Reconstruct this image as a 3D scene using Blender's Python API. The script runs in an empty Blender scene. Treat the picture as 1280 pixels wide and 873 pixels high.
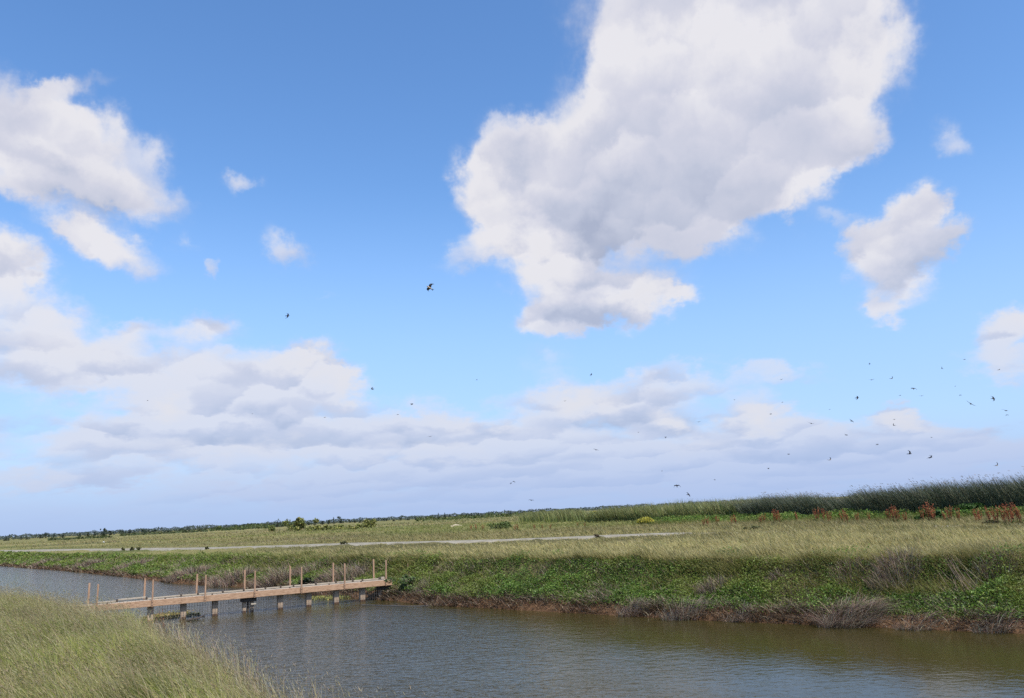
import bpy, bmesh, math, random
import numpy as np
from mathutils import Vector, Matrix

random.seed(11)
rng = np.random.default_rng(11)
scene = bpy.context.scene
COL = scene.collection

# ------------------------------------------------------------------ camera
F_PX, CX, CY = 1000.0, 640.0, 426.5
CAM = np.array([0.0, 0.0, 3.7])
PITCH, ROLL = math.radians(12.09), math.radians(2.8)
_F = np.array([0, math.cos(PITCH), math.sin(PITCH)])
_U0 = np.array([0, -math.sin(PITCH), math.cos(PITCH)])
_R0 = np.array([1.0, 0, 0])
_U = _U0 * math.cos(ROLL) + _R0 * math.sin(ROLL)
_R = _R0 * math.cos(ROLL) - _U0 * math.sin(ROLL)

cam_data = bpy.data.cameras.new("camera")
cam = bpy.data.objects.new("camera", cam_data)
COL.objects.link(cam)
M = Matrix(((_R[0], _U[0], -_F[0], CAM[0]), (_R[1], _U[1], -_F[1], CAM[1]),
            (_R[2], _U[2], -_F[2], CAM[2]), (0, 0, 0, 1)))
cam.matrix_world = M
cam_data.sensor_width = 36.0
cam_data.lens = F_PX * 36.0 / 1280.0
cam_data.shift_y = -10.0 / 1280.0
cam_data.clip_start, cam_data.clip_end = 0.1, 20000
scene.camera = cam


def pdir(px, py):
    d = _F + _R * (px - CX) / F_PX - _U * (py - CY) / F_PX
    return d / np.linalg.norm(d)


def hit(px, py, z):
    d = pdir(px, py)
    return CAM + d * ((z - CAM[2]) / d[2])


def at_dist(px, py, dist):
    return CAM + pdir(px, py) * dist


def proj(P):
    P = np.atleast_2d(P) - CAM
    w = P @ _F
    return CX + F_PX * (P @ _R) / w, CY - F_PX * (P @ _U) / w, w


# ------------------------------------------------------------------ helpers
def tag(o, label=None, cat=None, group=None, kind=None):
    if label: o['label'] = label
    if cat: o['category'] = cat
    if group: o['group'] = group
    if kind: o['kind'] = kind
    return o


def link(name, me, mat=None, parent=None, loc=None):
    o = bpy.data.objects.new(name, me)
    COL.objects.link(o)
    if mat is not None and me is not None:
        for m in (mat if isinstance(mat, (list, tuple)) else [mat]):
            me.materials.append(m)
    if parent is not None: o.parent = parent
    if loc is not None: o.location = loc
    return o


def empty(name, loc, rz=0.0):
    o = bpy.data.objects.new(name, None)
    COL.objects.link(o)
    o.location = loc
    o.rotation_euler = (0, 0, rz)
    o.empty_display_size = 0.2
    return o


def np_mesh(name, verts, polys, col=None, smooth=False):
    """verts (N,3); polys: list of (K,n) index arrays."""
    me = bpy.data.meshes.new(name)
    verts = np.asarray(verts, np.float32)
    me.vertices.add(len(verts))
    me.vertices.foreach_set('co', verts.ravel())
    li = np.concatenate([p.ravel() for p in polys]).astype(np.int32)
    tot = np.concatenate([np.full(len(p), p.shape[1], np.int32) for p in polys])
    st = np.concatenate([[0], np.cumsum(tot)[:-1]]).astype(np.int32)
    me.loops.add(len(li))
    me.loops.foreach_set('vertex_index', li)
    me.polygons.add(len(tot))
    me.polygons.foreach_set('loop_start', st)
    me.polygons.foreach_set('loop_total', tot)
    if smooth:
        me.polygons.foreach_set('use_smooth', np.ones(len(tot), bool))
    me.update(calc_edges=True)
    if col is not None:
        ca = me.color_attributes.new('Col', 'FLOAT_COLOR', 'POINT')
        c4 = np.ones((len(verts), 4), np.float32)
        c4[:, :3] = col
        ca.data.foreach_set('color', c4.ravel())
    return me


def nodes_of(mat):
    mat.use_nodes = True
    nt = mat.node_tree
    nt.nodes.clear()
    return nt


def veg_mat(name, transl=0.35, rough=0.6, spec=0.25, tint_noise=0.25, scale=1.2):
    """leaf material: own colour per blade (attribute), patchy tint, some light through the blade."""
    mat = bpy.data.materials.new(name)
    nt = nodes_of(mat)
    out = nt.nodes.new('ShaderNodeOutputMaterial')
    at = nt.nodes.new('ShaderNodeAttribute'); at.attribute_name = 'Col'
    geo = nt.nodes.new('ShaderNodeNewGeometry')
    ns = nt.nodes.new('ShaderNodeTexNoise'); ns.inputs['Scale'].default_value = scale
    ns.inputs['Detail'].default_value = 3
    nt.links.new(geo.outputs['Position'], ns.inputs['Vector'])
    mr = nt.nodes.new('ShaderNodeMapRange')
    mr.inputs['From Min'].default_value = 0.3; mr.inputs['From Max'].default_value = 0.7
    mr.inputs['To Min'].default_value = 1 - tint_noise; mr.inputs['To Max'].default_value = 1 + tint_noise
    nt.links.new(ns.outputs['Fac'], mr.inputs['Value'])
    mul = nt.nodes.new('ShaderNodeVectorMath'); mul.operation = 'SCALE'
    nt.links.new(at.outputs['Color'], mul.inputs[0]); nt.links.new(mr.outputs[0], mul.inputs['Scale'])
    pb = nt.nodes.new('ShaderNodeBsdfPrincipled')
    pb.inputs['Roughness'].default_value = rough
    pb.inputs['Specular IOR Level'].default_value = spec
    nt.links.new(mul.outputs[0], pb.inputs['Base Color'])
    tr = nt.nodes.new('ShaderNodeBsdfTranslucent')
    nt.links.new(mul.outputs[0], tr.inputs['Color'])
    mx = nt.nodes.new('ShaderNodeMixShader'); mx.inputs[0].default_value = transl
    nt.links.new(pb.outputs[0], mx.inputs[1]); nt.links.new(tr.outputs[0], mx.inputs[2])
    nt.links.new(mx.outputs[0], out.inputs[0])
    return mat


def blades(P, H, W, ldir, lean, c0, c1, segs=3, az=None):
    """Curved tapering blades. P (N,3) H,W,lean (N,), ldir (N,2), c0 base colour, c1 tip colour (N,3)."""
    N = len(P)
    if az is None: az = rng.uniform(0, math.pi, N)
    wx, wy = np.cos(az), np.sin(az)
    V = np.zeros((N, 2 * segs + 1, 3), np.float32)
    C = np.zeros((N, 2 * segs + 1, 3), np.float32)
    for k in range(segs + 1):
        t = k / segs
        off = (lean * (0.35 * t + 0.65 * t * t)) * H
        zc = H * t * (1 - 0.35 * np.minimum(lean, 1.4) * t)
        cx = P[:, 0] + ldir[:, 0] * off; cy = P[:, 1] + ldir[:, 1] * off; cz = P[:, 2] + zc
        c = c0 * (1 - t) + c1 * t
        if k < segs:
            w = W * (1 - 0.55 * t) * 0.5
            V[:, 2 * k, 0] = cx - wx * w; V[:, 2 * k, 1] = cy - wy * w; V[:, 2 * k, 2] = cz
            V[:, 2 * k + 1, 0] = cx + wx * w; V[:, 2 * k + 1, 1] = cy + wy * w; V[:, 2 * k + 1, 2] = cz
            C[:, 2 * k] = c; C[:, 2 * k + 1] = c
        else:
            V[:, 2 * k, 0] = cx; V[:, 2 * k, 1] = cy; V[:, 2 * k, 2] = cz; C[:, 2 * k] = c
    n = 2 * segs + 1
    base = (np.arange(N) * n)[:, None]
    quads = [base + np.array([[2 * k, 2 * k + 1, 2 * k + 3, 2 * k + 2]]) for k in range(segs - 1)]
    tri = base + np.array([[2 * segs - 2, 2 * segs - 1, 2 * segs]])
    return V.reshape(-1, 3), quads + [tri], C.reshape(-1, 3)


def leaves(P, S, c, up=0.5, asp=0.6):
    """Diamond leaves of size S with random facing, biased upward."""
    N = len(P)
    n = rng.normal(size=(N, 3)); n[:, 2] = np.abs(n[:, 2]) + up
    n /= np.linalg.norm(n, axis=1)[:, None]
    a = rng.normal(size=(N, 3)); a -= n * (a * n).sum(1)[:, None]
    a /= np.linalg.norm(a, axis=1)[:, None]
    b = np.cross(n, a)
    S = np.asarray(S)[:, None]
    V = np.stack([P - a * S * .5, P + b * S * .5 * asp - n * S * .06, P + a * S * .5 - n * S * .12, P - b * S * .5 * asp - n * S * .06], 1)
    C = np.repeat(c[:, None, :], 4, 1)
    q = np.arange(N * 4).reshape(N, 4)
    return V.reshape(-1, 3), [q], C.reshape(-1, 3)


def heads(P, L, W, d, c):
    """Slim spindle seed heads: P base, d (N,3) direction, L length, W width."""
    N = len(P)
    d = d / np.linalg.norm(d, axis=1)[:, None]
    a = np.cross(d, rng.normal(size=(N, 3))); a /= np.linalg.norm(a, axis=1)[:, None]
    b = np.cross(d, a)
    L = np.asarray(L)[:, None]; W = np.asarray(W)[:, None]
    m = P + d * L * .45
    V = np.stack([P, m + a * W, m + (-.5 * a + .87 * b) * W, m + (-.5 * a - .87 * b) * W, P + d * L], 1)
    base = (np.arange(N) * 5)[:, None]
    f = np.array([[0, 2, 1], [0, 3, 2], [0, 1, 3], [4, 1, 2], [4, 2, 3], [4, 3, 1]])
    tri = (base[:, None, :] + f[None]).reshape(-1, 3)
    C = np.repeat(c[:, None, :], 5, 1)
    return V.reshape(-1, 3), [tri], C.reshape(-1, 3)


def merge(parts):
    Vs, Ps, Cs, o = [], [], [], 0
    for V, P, C in parts:
        Vs.append(V); Cs.append(C); Ps += [p + o for p in P]; o += len(V)
    return np.concatenate(Vs), Ps, np.concatenate(Cs)


def pick(N, palette, jit=0.15, weights=None):
    pal = np.array(palette, np.float32)
    w = None if weights is None else np.array(weights) / np.sum(weights)
    c = pal[rng.choice(len(pal), N, p=w)]
    return c * (1 + rng.normal(0, jit, (N, 1))).clip(.5, 1.6) * (1 + rng.normal(0, jit * .3, (N, 3))).clip(.7, 1.3)


def vnoise(x, y, scale, seed=0):
    """Smooth value noise on arrays, 0..1."""
    r = np.random.default_rng(seed).random((64, 64))
    u, v = x / scale, y / scale
    i, j = np.floor(u).astype(int), np.floor(v).astype(int)
    fu, fv = u - i, v - j
    fu, fv = fu * fu * (3 - 2 * fu), fv * fv * (3 - 2 * fv)
    g = lambda a, b: r[a % 64, b % 64]
    return (g(i, j) * (1 - fu) + g(i + 1, j) * fu) * (1 - fv) + (g(i, j + 1) * (1 - fu) + g(i + 1, j + 1) * fu) * fv


def sstep(a, b, x):
    t = np.clip((x - a) / (b - a), 0, 1)
    return t * t * (3 - 2 * t)


# ------------------------------------------------------------------ the lie of the land
FAR = [hit(px, py, 0)[:2] for px, py in [(1280, 792), (1070, 783), (880, 775.5), (730, 767), (605, 760), (535, 756.5), (495, 751.5), (440, 747.5),
                                          (359, 741), (300, 734), (217, 729), (155, 721), (80, 713.5), (0, 707.5)]]
FAR = [FAR[0] + (FAR[0] - FAR[1]) * 8] + FAR
FAR = np.array(FAR + [FAR[-1] + (FAR[-1] - FAR[-3]) * 10])
NEAR = np.array([(40, -19), (20, -3.5), (6, 7.2), (-2, 13.2), (-4.6, 16.3), (-6.9, 20.3), (-10.2, 25.2), (-14.6, 30), (-20, 35), (-27, 43),
                 (-44, 60), (-80, 100), (-480, 540)], float)
def _track(px, py):
    z = 1.5
    for _ in range(6):
        p = hit(px, py, z); c = 1.2 + 0.38 * float(np.clip((p[0] + 45) / 40, 0, 1)); z = c + .2 + (1.2 - c) * float(np.clip((np.hypot(p[0], p[1]) - 90) / 130, 0, 1))
    return p[:2]


ROADL = np.array([_track(px, py) for px, py in [(1130, 656), (1000, 660.5), (850, 666.5), (640, 674.5), (440, 682), (300, 684.5), (170, 686.3), (60, 687.8)]])
ROADL = np.concatenate([[ROADL[0] + (ROADL[0] - ROADL[1]) * 6], ROADL, [ROADL[-1] + (ROADL[-1] - ROADL[-2]) * 8]])


def sdist(x, y, line):
    """distance to polyline; sign + on the left of its direction of travel, and arc length."""
    best = np.full(x.shape, 1e9); sgn = np.ones(x.shape); arc = np.zeros(x.shape); s0 = 0.0
    for a, b in zip(line[:-1], line[1:]):
        d = b - a; L = np.hypot(*d)
        t = np.clip(((x - a[0]) * d[0] + (y - a[1]) * d[1]) / L ** 2, 0, 1)
        ex, ey = x - a[0] - t * d[0], y - a[1] - t * d[1]
        r = np.hypot(ex, ey)
        m = r < best
        best = np.where(m, r, best)
        sgn = np.where(m, np.sign(d[0] * ey - d[1] * ex), sgn)
        arc = np.where(m, s0 + t * L, arc)
        s0 += L
    return best * sgn, arc


def far_d(x, y):
    """metres inland of the far waterline (FAR runs right to left, inland is on its right)"""
    return -sdist(x, y, FAR)[0]


def near_d(x, y):
    return sdist(x, y, NEAR)[0]


def crest_h(x):
    return 1.2 + 0.38 * sstep(-45, -5, x)


def bank_w(x):
    return 4.5 - 1.6 * sstep(-25, -8, x)


def height(x, y, detail=True):
    x = np.asarray(x, float); y = np.asarray(y, float)
    df, dn = far_d(x, y), near_d(x, y)
    w = bank_w(x)
    lump = 0
    if detail:
        lump = (vnoise(x, y, 1.1, 3) - .5) * .22 + (vnoise(x, y, .45, 4) - .5) * .1
    c = crest_h(x) + (vnoise(x, y, 17, 5) - .5) * .16
    zf = np.where(df < 0, np.maximum(df * .45, -.9), c * (0.15 * sstep(-.05, .3, df) + 0.47 * np.clip((df / w - .06) / .76, 0, 1) + 0.38 * sstep(.72, 1.0, df / w)))
    zf = zf + lump * sstep(0.2, 1.2, df)
    far = np.hypot(x, y)
    zf = zf + (1.2 - crest_h(x)) * sstep(90, 220, far) * (df > 8)
    rd = np.abs(sdist(x, y, ROADL)[0])
    zf = zf + np.where(df > 3, 0.16 * (1 - sstep(2.0, 5.0, rd)) * (1 - sstep(8, 16, x)), 0)
    cn = 1.28 - .5 * sstep(-5.5, -2, x) * (1 - sstep(4, 12, y * 0 + np.hypot(x, y) * 0)) + 0
    zn = np.where(dn < 0, np.maximum(dn * .45, -.9), cn * sstep(-.4, 3.0, dn) + (vnoise(x, y, 2.3, 6) - .5) * .22 * sstep(.5, 2, dn))
    zn = zn + (2.1 - cn) * (1 - sstep(1.5, 7.5, np.hypot(x, y))) * (dn > 0)
    return np.where(dn > 0, zn, np.where(df > 0, zf, np.maximum(zf, zn)))


def ray_ground(px, py):
    d = pdir(px, py)
    ts = np.concatenate([np.arange(4, 150, .05), np.arange(150, 1500, 1.0)])
    P = CAM[None] + d[None] * ts[:, None]
    z = np.maximum(height(P[:, 0], P[:, 1]), 0)
    i = int(np.argmax(P[:, 2] < z))
    return np.array([P[i, 0], P[i, 1], z[i]])


def graded(fine, lo, hi, step, grow=1.12, maxstep=400):
    a = list(np.arange(fine[0], fine[1] + 1e-6, step))
    s = step
    while a[-1] < hi:
        s = min(s * grow, maxstep); a.append(a[-1] + s)
    s = step
    while a[0] > lo:
        s = min(s * grow, maxstep); a.insert(0, a[0] - s)
    return np.array(a)


def build_ground():
    xs = graded((-40, 36), -6000, 6000, .36)
    ys = graded((5, 62), -400, 9000, .36)
    X, Y = np.meshgrid(xs, ys)
    Z = height(X, Y)
    nx, ny = len(xs), len(ys)
    V = np.stack([X, Y, Z], -1).reshape(-1, 3)
    i = np.arange(nx * ny).reshape(ny, nx)
    q = np.stack([i[:-1, :-1], i[:-1, 1:], i[1:, 1:], i[1:, :-1]], -1).reshape(-1, 4)
    me = np_mesh('ground', V, [q], smooth=True)
    mat = bpy.data.materials.new('marsh_soil')
    nt = nodes_of(mat); N = nt.nodes; L = nt.links
    out = N.new('ShaderNodeOutputMaterial'); pb = N.new('ShaderNodeBsdfPrincipled')
    pb.inputs['Roughness'].default_value = .95; pb.inputs['Specular IOR Level'].default_value = .1
    geo = N.new('ShaderNodeNewGeometry'); sep = N.new('ShaderNodeSeparateXYZ'); L.new(geo.outputs['Position'], sep.inputs[0])

    def noise(scale, det=6, vec=None, rough=.6):
        n = N.new('ShaderNodeTexNoise'); n.inputs['Scale'].default_value = scale; n.inputs['Detail'].default_value = det
        n.inputs['Roughness'].default_value = rough
        L.new(vec or geo.outputs['Position'], n.inputs['Vector']); return n.outputs['Fac']

    def ramp(fac, stops):
        r = N.new('ShaderNodeValToRGB'); e = r.color_ramp.elements
        while len(e) < len(stops): e.new(.5)
        for el, (p, c) in zip(e, stops): el.position = p; el.color = (*c, 1)
        L.new(fac, r.inputs[0]); return r.outputs[0]

    def mix(f, a, b):
        m = N.new('ShaderNodeMix'); m.data_type = 'RGBA'
        L.new(f, m.inputs['Factor']); L.new(a, m.inputs[6]); L.new(b, m.inputs[7]); return m.outputs[2]

    def mrange(v, a, b):
        m = N.new('ShaderNodeMapRange'); m.interpolation_type = 'SMOOTHSTEP'
        m.inputs['From Min'].default_value = a; m.inputs['From Max'].default_value = b; L.new(v, m.inputs['Value']); return m.outputs[0]

    soil = ramp(noise(3, 8), [(.3, (.055, .052, .022)), (.5, (.085, .078, .034)), (.7, (.12, .10, .05))])
    mud = ramp(noise(5, 8), [(.3, (.05, .028, .014)), (.55, (.12, .066, .034)), (.75, (.17, .11, .065))])
    # far marsh: long patches of dull green and straw colour
    mp = N.new('ShaderNodeMapping'); mp.inputs['Scale'].default_value = (.35, 1, 1); L.new(geo.outputs['Position'], mp.inputs[0])
    marsh = ramp(noise(.022, 7, mp.outputs[0], .65), [(.30, (.065, .085, .024)), (.43, (.12, .12, .040)), (.54, (.20, .175, .068)), (.70, (.27, .225, .105))])
    fine = ramp(noise(1.3, 6), [(.25, (.75, .75, .75)), (.75, (1.2, 1.2, 1.2))])
    mm = N.new('ShaderNodeMix'); mm.data_type = 'RGBA'; mm.blend_type = 'MULTIPLY'; mm.inputs['Factor'].default_value = 1
    L.new(marsh, mm.inputs[6]); L.new(fine, mm.inputs[7])
    ln = N.new('ShaderNodeVectorMath'); ln.operation = 'LENGTH'; L.new(geo.outputs['Position'], ln.inputs[0])
    c = mix(mrange(ln.outputs['Value'], 55, 95), soil, mm.outputs[2])
    zn = N.new('ShaderNodeMath'); zn.operation = 'ADD'; L.new(sep.outputs['Z'], zn.inputs[0])
    n2 = N.new('ShaderNodeMath'); n2.operation = 'MULTIPLY'; n2.inputs[1].default_value = -.5; L.new(noise(2.5, 4), n2.inputs[0]); L.new(n2.outputs[0], zn.inputs[1])
    c = mix(mrange(zn.outputs[0], .0, .35), mud, c)
    L.new(c, pb.inputs['Base Color'])
    bp = N.new('ShaderNodeBump'); bp.inputs['Strength'].default_value = .8; bp.inputs['Distance'].default_value = .08
    L.new(noise(6, 8), bp.inputs['Height']); L.new(bp.outputs[0], pb.inputs['Normal'])
    L.new(pb.outputs[0], out.inputs[0])
    o = link('ground', me, mat)
    tag(o, kind='structure')
    return o


def build_water():
    xs = np.linspace(-420, 160, 30); ys = np.linspace(-80, 520, 30)
    X, Y = np.meshgrid(xs, ys)
    V = np.stack([X, Y, X * 0], -1).reshape(-1, 3)
    i = np.arange(900).reshape(30, 30)
    q = np.stack([i[:-1, :-1], i[:-1, 1:], i[1:, 1:], i[1:, :-1]], -1).reshape(-1, 4)
    me = np_mesh('water', V, [q], smooth=True)
    mat = bpy.data.materials.new('canal_water')
    nt = nodes_of(mat); N = nt.nodes; L = nt.links
    out = N.new('ShaderNodeOutputMaterial'); pb = N.new('ShaderNodeBsdfPrincipled')
    pb.inputs['Base Color'].default_value = (.042, .034, .011, 1)
    pb.inputs['Roughness'].default_value = .07; pb.inputs['IOR'].default_value = 1.33; pb.inputs['Specular IOR Level'].default_value = .27
    geo = N.new('ShaderNodeNewGeometry')
    mp = N.new('ShaderNodeMapping'); mp.inputs['Rotation'].default_value = (0, 0, .35); mp.inputs['Scale'].default_value = (1.0, 1.5, 1)
    L.new(geo.outputs['Position'], mp.inputs[0])
    hs = []
    for sc, det, amp in ((1.1, 3, .042), (3.5, 4, .052), (10, 2, .010)):
        n = N.new('ShaderNodeTexNoise'); n.inputs['Scale'].default_value = sc; n.inputs['Detail'].default_value = det
        n.inputs['Distortion'].default_value = .4
        L.new(mp.outputs[0], n.inputs['Vector'])
        m = N.new('ShaderNodeMath'); m.operation = 'MULTIPLY'; m.inputs[1].default_value = amp; L.new(n.outputs['Fac'], m.inputs[0]); hs.append(m.outputs[0])
    a = N.new('ShaderNodeMath'); L.new(hs[0], a.inputs[0]); L.new(hs[1], a.inputs[1])
    b = N.new('ShaderNodeMath'); L.new(a.outputs[0], b.inputs[0]); L.new(hs[2], b.inputs[1])
    # the right-hand reach lies in the lee of the bank and is calmer
    sp = N.new('ShaderNodeSeparateXYZ'); L.new(geo.outputs['Position'], sp.inputs[0])
    big = N.new('ShaderNodeTexNoise'); big.inputs['Scale'].default_value = .12; big.inputs['Detail'].default_value = 3; L.new(geo.outputs['Position'], big.inputs['Vector'])
    s1 = N.new('ShaderNodeMath'); s1.operation = 'MULTIPLY_ADD'; s1.inputs[1].default_value = 14; L.new(big.outputs['Fac'], s1.inputs[0]); L.new(sp.outputs['X'], s1.inputs[2])
    mr = N.new('ShaderNodeMapRange'); mr.interpolation_type = 'SMOOTHSTEP'
    mr.inputs['From Min'].default_value = 0; mr.inputs['From Max'].default_value = 13
    mr.inputs['To Min'].default_value = 1.0; mr.inputs['To Max'].default_value = .13; L.new(s1.outputs[0], mr.inputs['Value'])
    bp = N.new('ShaderNodeBump'); bp.inputs['Distance'].default_value = 1.0
    L.new(mr.outputs[0], bp.inputs['Strength'])
    L.new(b.outputs[0], bp.inputs['Height']); L.new(bp.outputs[0], pb.inputs['Normal'])
    L.new(pb.outputs[0], out.inputs[0])
    o = link('water', me, mat); tag(o, kind='structure')


def build_road():
    # ribbon following the track, worn gravel
    pts = []
    for a, b in zip(ROADL[:-1], ROADL[1:]):
        n = max(2, int(np.hypot(*(b - a)) / 1.0))
        for t in np.linspace(0, 1, n, endpoint=False): pts.append(a + (b - a) * t)
    pts = np.array(pts)
    for _ in range(30): pts[1:-1] = (pts[:-2] + 2 * pts[1:-1] + pts[2:]) / 4
    tg = np.gradient(pts, axis=0); tg /= np.linalg.norm(tg, axis=1)[:, None]
    nr = np.stack([-tg[:, 1], tg[:, 0]], 1)
    offs = [-1.8, -1.4, -.7, 0, .7, 1.4, 1.8]; dz = [-.15, .05, .06, .08, .06, .05, -.15]
    rows = []
    for o, z in zip(offs, dz):
        p = pts + nr * (o + (vnoise(pts[:, 0], pts[:, 1], 2.0, 9) - .5)[:, None] * (.6 if abs(o) > 1.2 else 0))
        rows.append(np.column_stack([p, height(pts[:, 0], pts[:, 1], False) + z + .03]))
    V = np.stack(rows, 1); n, k = V.shape[:2]
    i = np.arange(n * k).reshape(n, k)
    q = np.stack([i[:-1, :-1], i[:-1, 1:], i[1:, 1:], i[1:, :-1]], -1).reshape(-1, 4)
    me = np_mesh('gravel_road', V.reshape(-1, 3), [q], smooth=True)
    mat = bpy.data.materials.new('pale_gravel'); nt = nodes_of(mat); N = nt.nodes; L = nt.links
    out = N.new('ShaderNodeOutputMaterial'); pb = N.new('ShaderNodeBsdfPrincipled'); pb.inputs['Roughness'].default_value = 1
    geo = N.new('ShaderNodeNewGeometry'); n1 = N.new('ShaderNodeTexNoise'); n1.inputs['Scale'].default_value = 1.2; n1.inputs['Detail'].default_value = 8
    L.new(geo.outputs['Position'], n1.inputs['Vector'])
    r = N.new('ShaderNodeValToRGB'); e = r.color_ramp.elements
    e[0].position = .3; e[0].color = (.16, .14, .095, 1); e[1].position = .65; e[1].color = (.28, .25, .19, 1)
    L.new(n1.outputs['Fac'], r.inputs[0]); L.new(r.outputs[0], pb.inputs['Base Color']); L.new(pb.outputs[0], out.inputs[0])
    tag(link('gravel_road', me, mat), kind='structure')
# ------------------------------------------------------------------ light and sky
EXPOSURE = .45
CLOUD_GAIN = 1 / (1.5 * 2 ** EXPOSURE)
SUN_EL = math.radians(57)
SUN_H = np.array([.60, -.80])                       # behind the camera, to its right
SUN_AZ = math.atan2(SUN_H[0], SUN_H[1])             # clockwise from +Y

def build_light():
    ld = bpy.data.lights.new('sun', 'SUN'); ld.energy = 4.1; ld.angle = math.radians(.53); ld.color = (1, .95, .87)
    s = bpy.data.objects.new('sun', ld); COL.objects.link(s)
    d = Vector((SUN_H[0] * math.cos(SUN_EL), SUN_H[1] * math.cos(SUN_EL), math.sin(SUN_EL)))
    s.rotation_euler = d.to_track_quat('Z', 'Y').to_euler()
    s.location = d * 200


def azel(px, py):
    d = pdir(px, py)
    return np.array([math.atan2(d[0], d[1]), math.asin(d[2])])


# cumulus layout: centre and half-axes (photo pixels), turn (deg, counter-clockwise), weight
CLOUDS = [
    # the great cloud
    (900, 20, 235, 170, 0, 1.3), (860, 150, 215, 130, 10, 1.3), (740, 235, 150, 95, 0, 1.2), (690, 320, 105, 62, -20, 1.1),
    (760, 378, 122, 42, 12, 1.1), (690, 398, 54, 28, 0, .9), (930, 210, 150, 100, 25, 1.1), (1050, 70, 95, 110, 0, 1.0), (635, 205, 70, 66, 0, 1.0), (645, 260, 80, 60, 0, .7),
    (1060, 190, 75, 26, 30, .55), (850, 275, 90, 50, 20, .9), (590, 320, 46, 30, 20, .38), (980, 250, 70, 30, 20, .45), (850, 368, 34, 16, 0, .55),
    # right
    (1120, 322, 76, 66, 20, 1.1), (1145, 262, 42, 42, 0, .75), (1195, 302, 40, 24, 30, .6), (1090, 300, 40, 40, 0, .5), (1100, 385, 40, 20, 0, .6), (1190, 172, 36, 36, 50, .42),
    (1272, 410, 56, 36, 10, 1.0), (1255, 455, 74, 26, 0, .6), (1050, 270, 30, 14, 20, .25),
    # left
    (70, 150, 124, 46, -18, 1.05), (0, 170, 66, 44, 0, .7), (112, 222, 124, 46, -22, 1.15), (25, 232, 64, 30, -10, .8), (60, 196, 90, 26, -14, .5), (118, 298, 90, 34, -22, 1.0), (5, 335, 70, 46, -14, 1.1),
    (85, 103, 66, 18, 8, .50), (200, 190, 40, 40, -30, .42), (298, 232, 32, 20, 20, .45), (365, 315, 46, 24, -30, .50), (268, 330, 16, 13, 0, .4),
    (228, 302, 24, 16, -20, .34), (262, 405, 56, 26, 10, .65), (175, 418, 48, 22, 10, .5), (410, 376, 24, 8, 0, .22),
    (50, 410, 130, 44, -10, .7), (80, 465, 150, 44, 0, .85),
    # the bank of cloud above the horizon
    (290, 480, 140, 62, 0, .85), (380, 465, 56, 40, 0, .8), (430, 475, 34, 36, 0, .75), (210, 520, 60, 40, 0, .7), (120, 555, 260, 50, 0, .6),
    (420, 550, 300, 64, 0, .75), (730, 500, 110, 36, 0, .8), (640, 555, 260, 50, 0, .6), (820, 525, 70, 36, 0, .75), (850, 580, 320, 40, 0, .6),
    (950, 530, 90, 40, 0, .8), (1060, 560, 240, 50, 0, .7), (1138, 525, 46, 20, 0, .7), (1230, 560, 160, 40, 0, .6), (600, 618, 900, 44, 2, .55), (90, 600, 150, 16, 0, .4), (520, 600, 120, 14, 0, .4), (330, 612, 120, 12, 0, .35), (760, 600, 120, 14, 0, .35),
    (860, 480, 120, 30, 0, .55), (985, 467, 80, 14, 0, .42), (690, 455, 60, 26, 0, .3),
]

# crowns of cumulus painted brighter, as if in full sun
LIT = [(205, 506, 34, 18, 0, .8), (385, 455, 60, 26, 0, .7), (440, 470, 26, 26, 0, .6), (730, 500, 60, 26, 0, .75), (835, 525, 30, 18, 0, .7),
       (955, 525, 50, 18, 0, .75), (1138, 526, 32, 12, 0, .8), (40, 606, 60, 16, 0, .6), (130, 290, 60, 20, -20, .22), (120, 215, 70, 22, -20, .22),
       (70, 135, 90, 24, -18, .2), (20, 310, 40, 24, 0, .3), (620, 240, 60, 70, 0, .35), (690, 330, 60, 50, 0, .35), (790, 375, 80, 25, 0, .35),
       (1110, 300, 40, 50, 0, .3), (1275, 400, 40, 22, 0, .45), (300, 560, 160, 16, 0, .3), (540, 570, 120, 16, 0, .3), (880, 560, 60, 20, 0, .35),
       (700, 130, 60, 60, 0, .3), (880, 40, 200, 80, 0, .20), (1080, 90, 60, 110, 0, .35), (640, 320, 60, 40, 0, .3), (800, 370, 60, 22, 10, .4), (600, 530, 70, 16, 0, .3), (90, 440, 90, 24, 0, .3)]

# grey underside shading painted into the clouds, placed blob by blob
SHADED = [(800, 262, 130, 66, 12, .62), (735, 170, 50, 60, 0, .25), (870, 215, 130, 50, 20, .25), (685, 405, 80, 22, 6, .4), (740, 300, 60, 40, -20, .3), (845, 335, 40, 20, 0, .3),
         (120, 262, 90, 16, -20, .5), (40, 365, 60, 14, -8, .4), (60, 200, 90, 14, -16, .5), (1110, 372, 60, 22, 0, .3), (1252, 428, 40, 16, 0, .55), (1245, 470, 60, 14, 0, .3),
         (400, 500, 90, 16, 0, .4), (270, 540, 140, 16, 0, .45), (560, 580, 200, 18, 0, .35), (930, 560, 90, 14, 0, .4), (1110, 545, 60, 12, 0, .4), (700, 545, 120, 14, 0, .35), (150, 585, 160, 14, 0, .3)]


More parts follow.
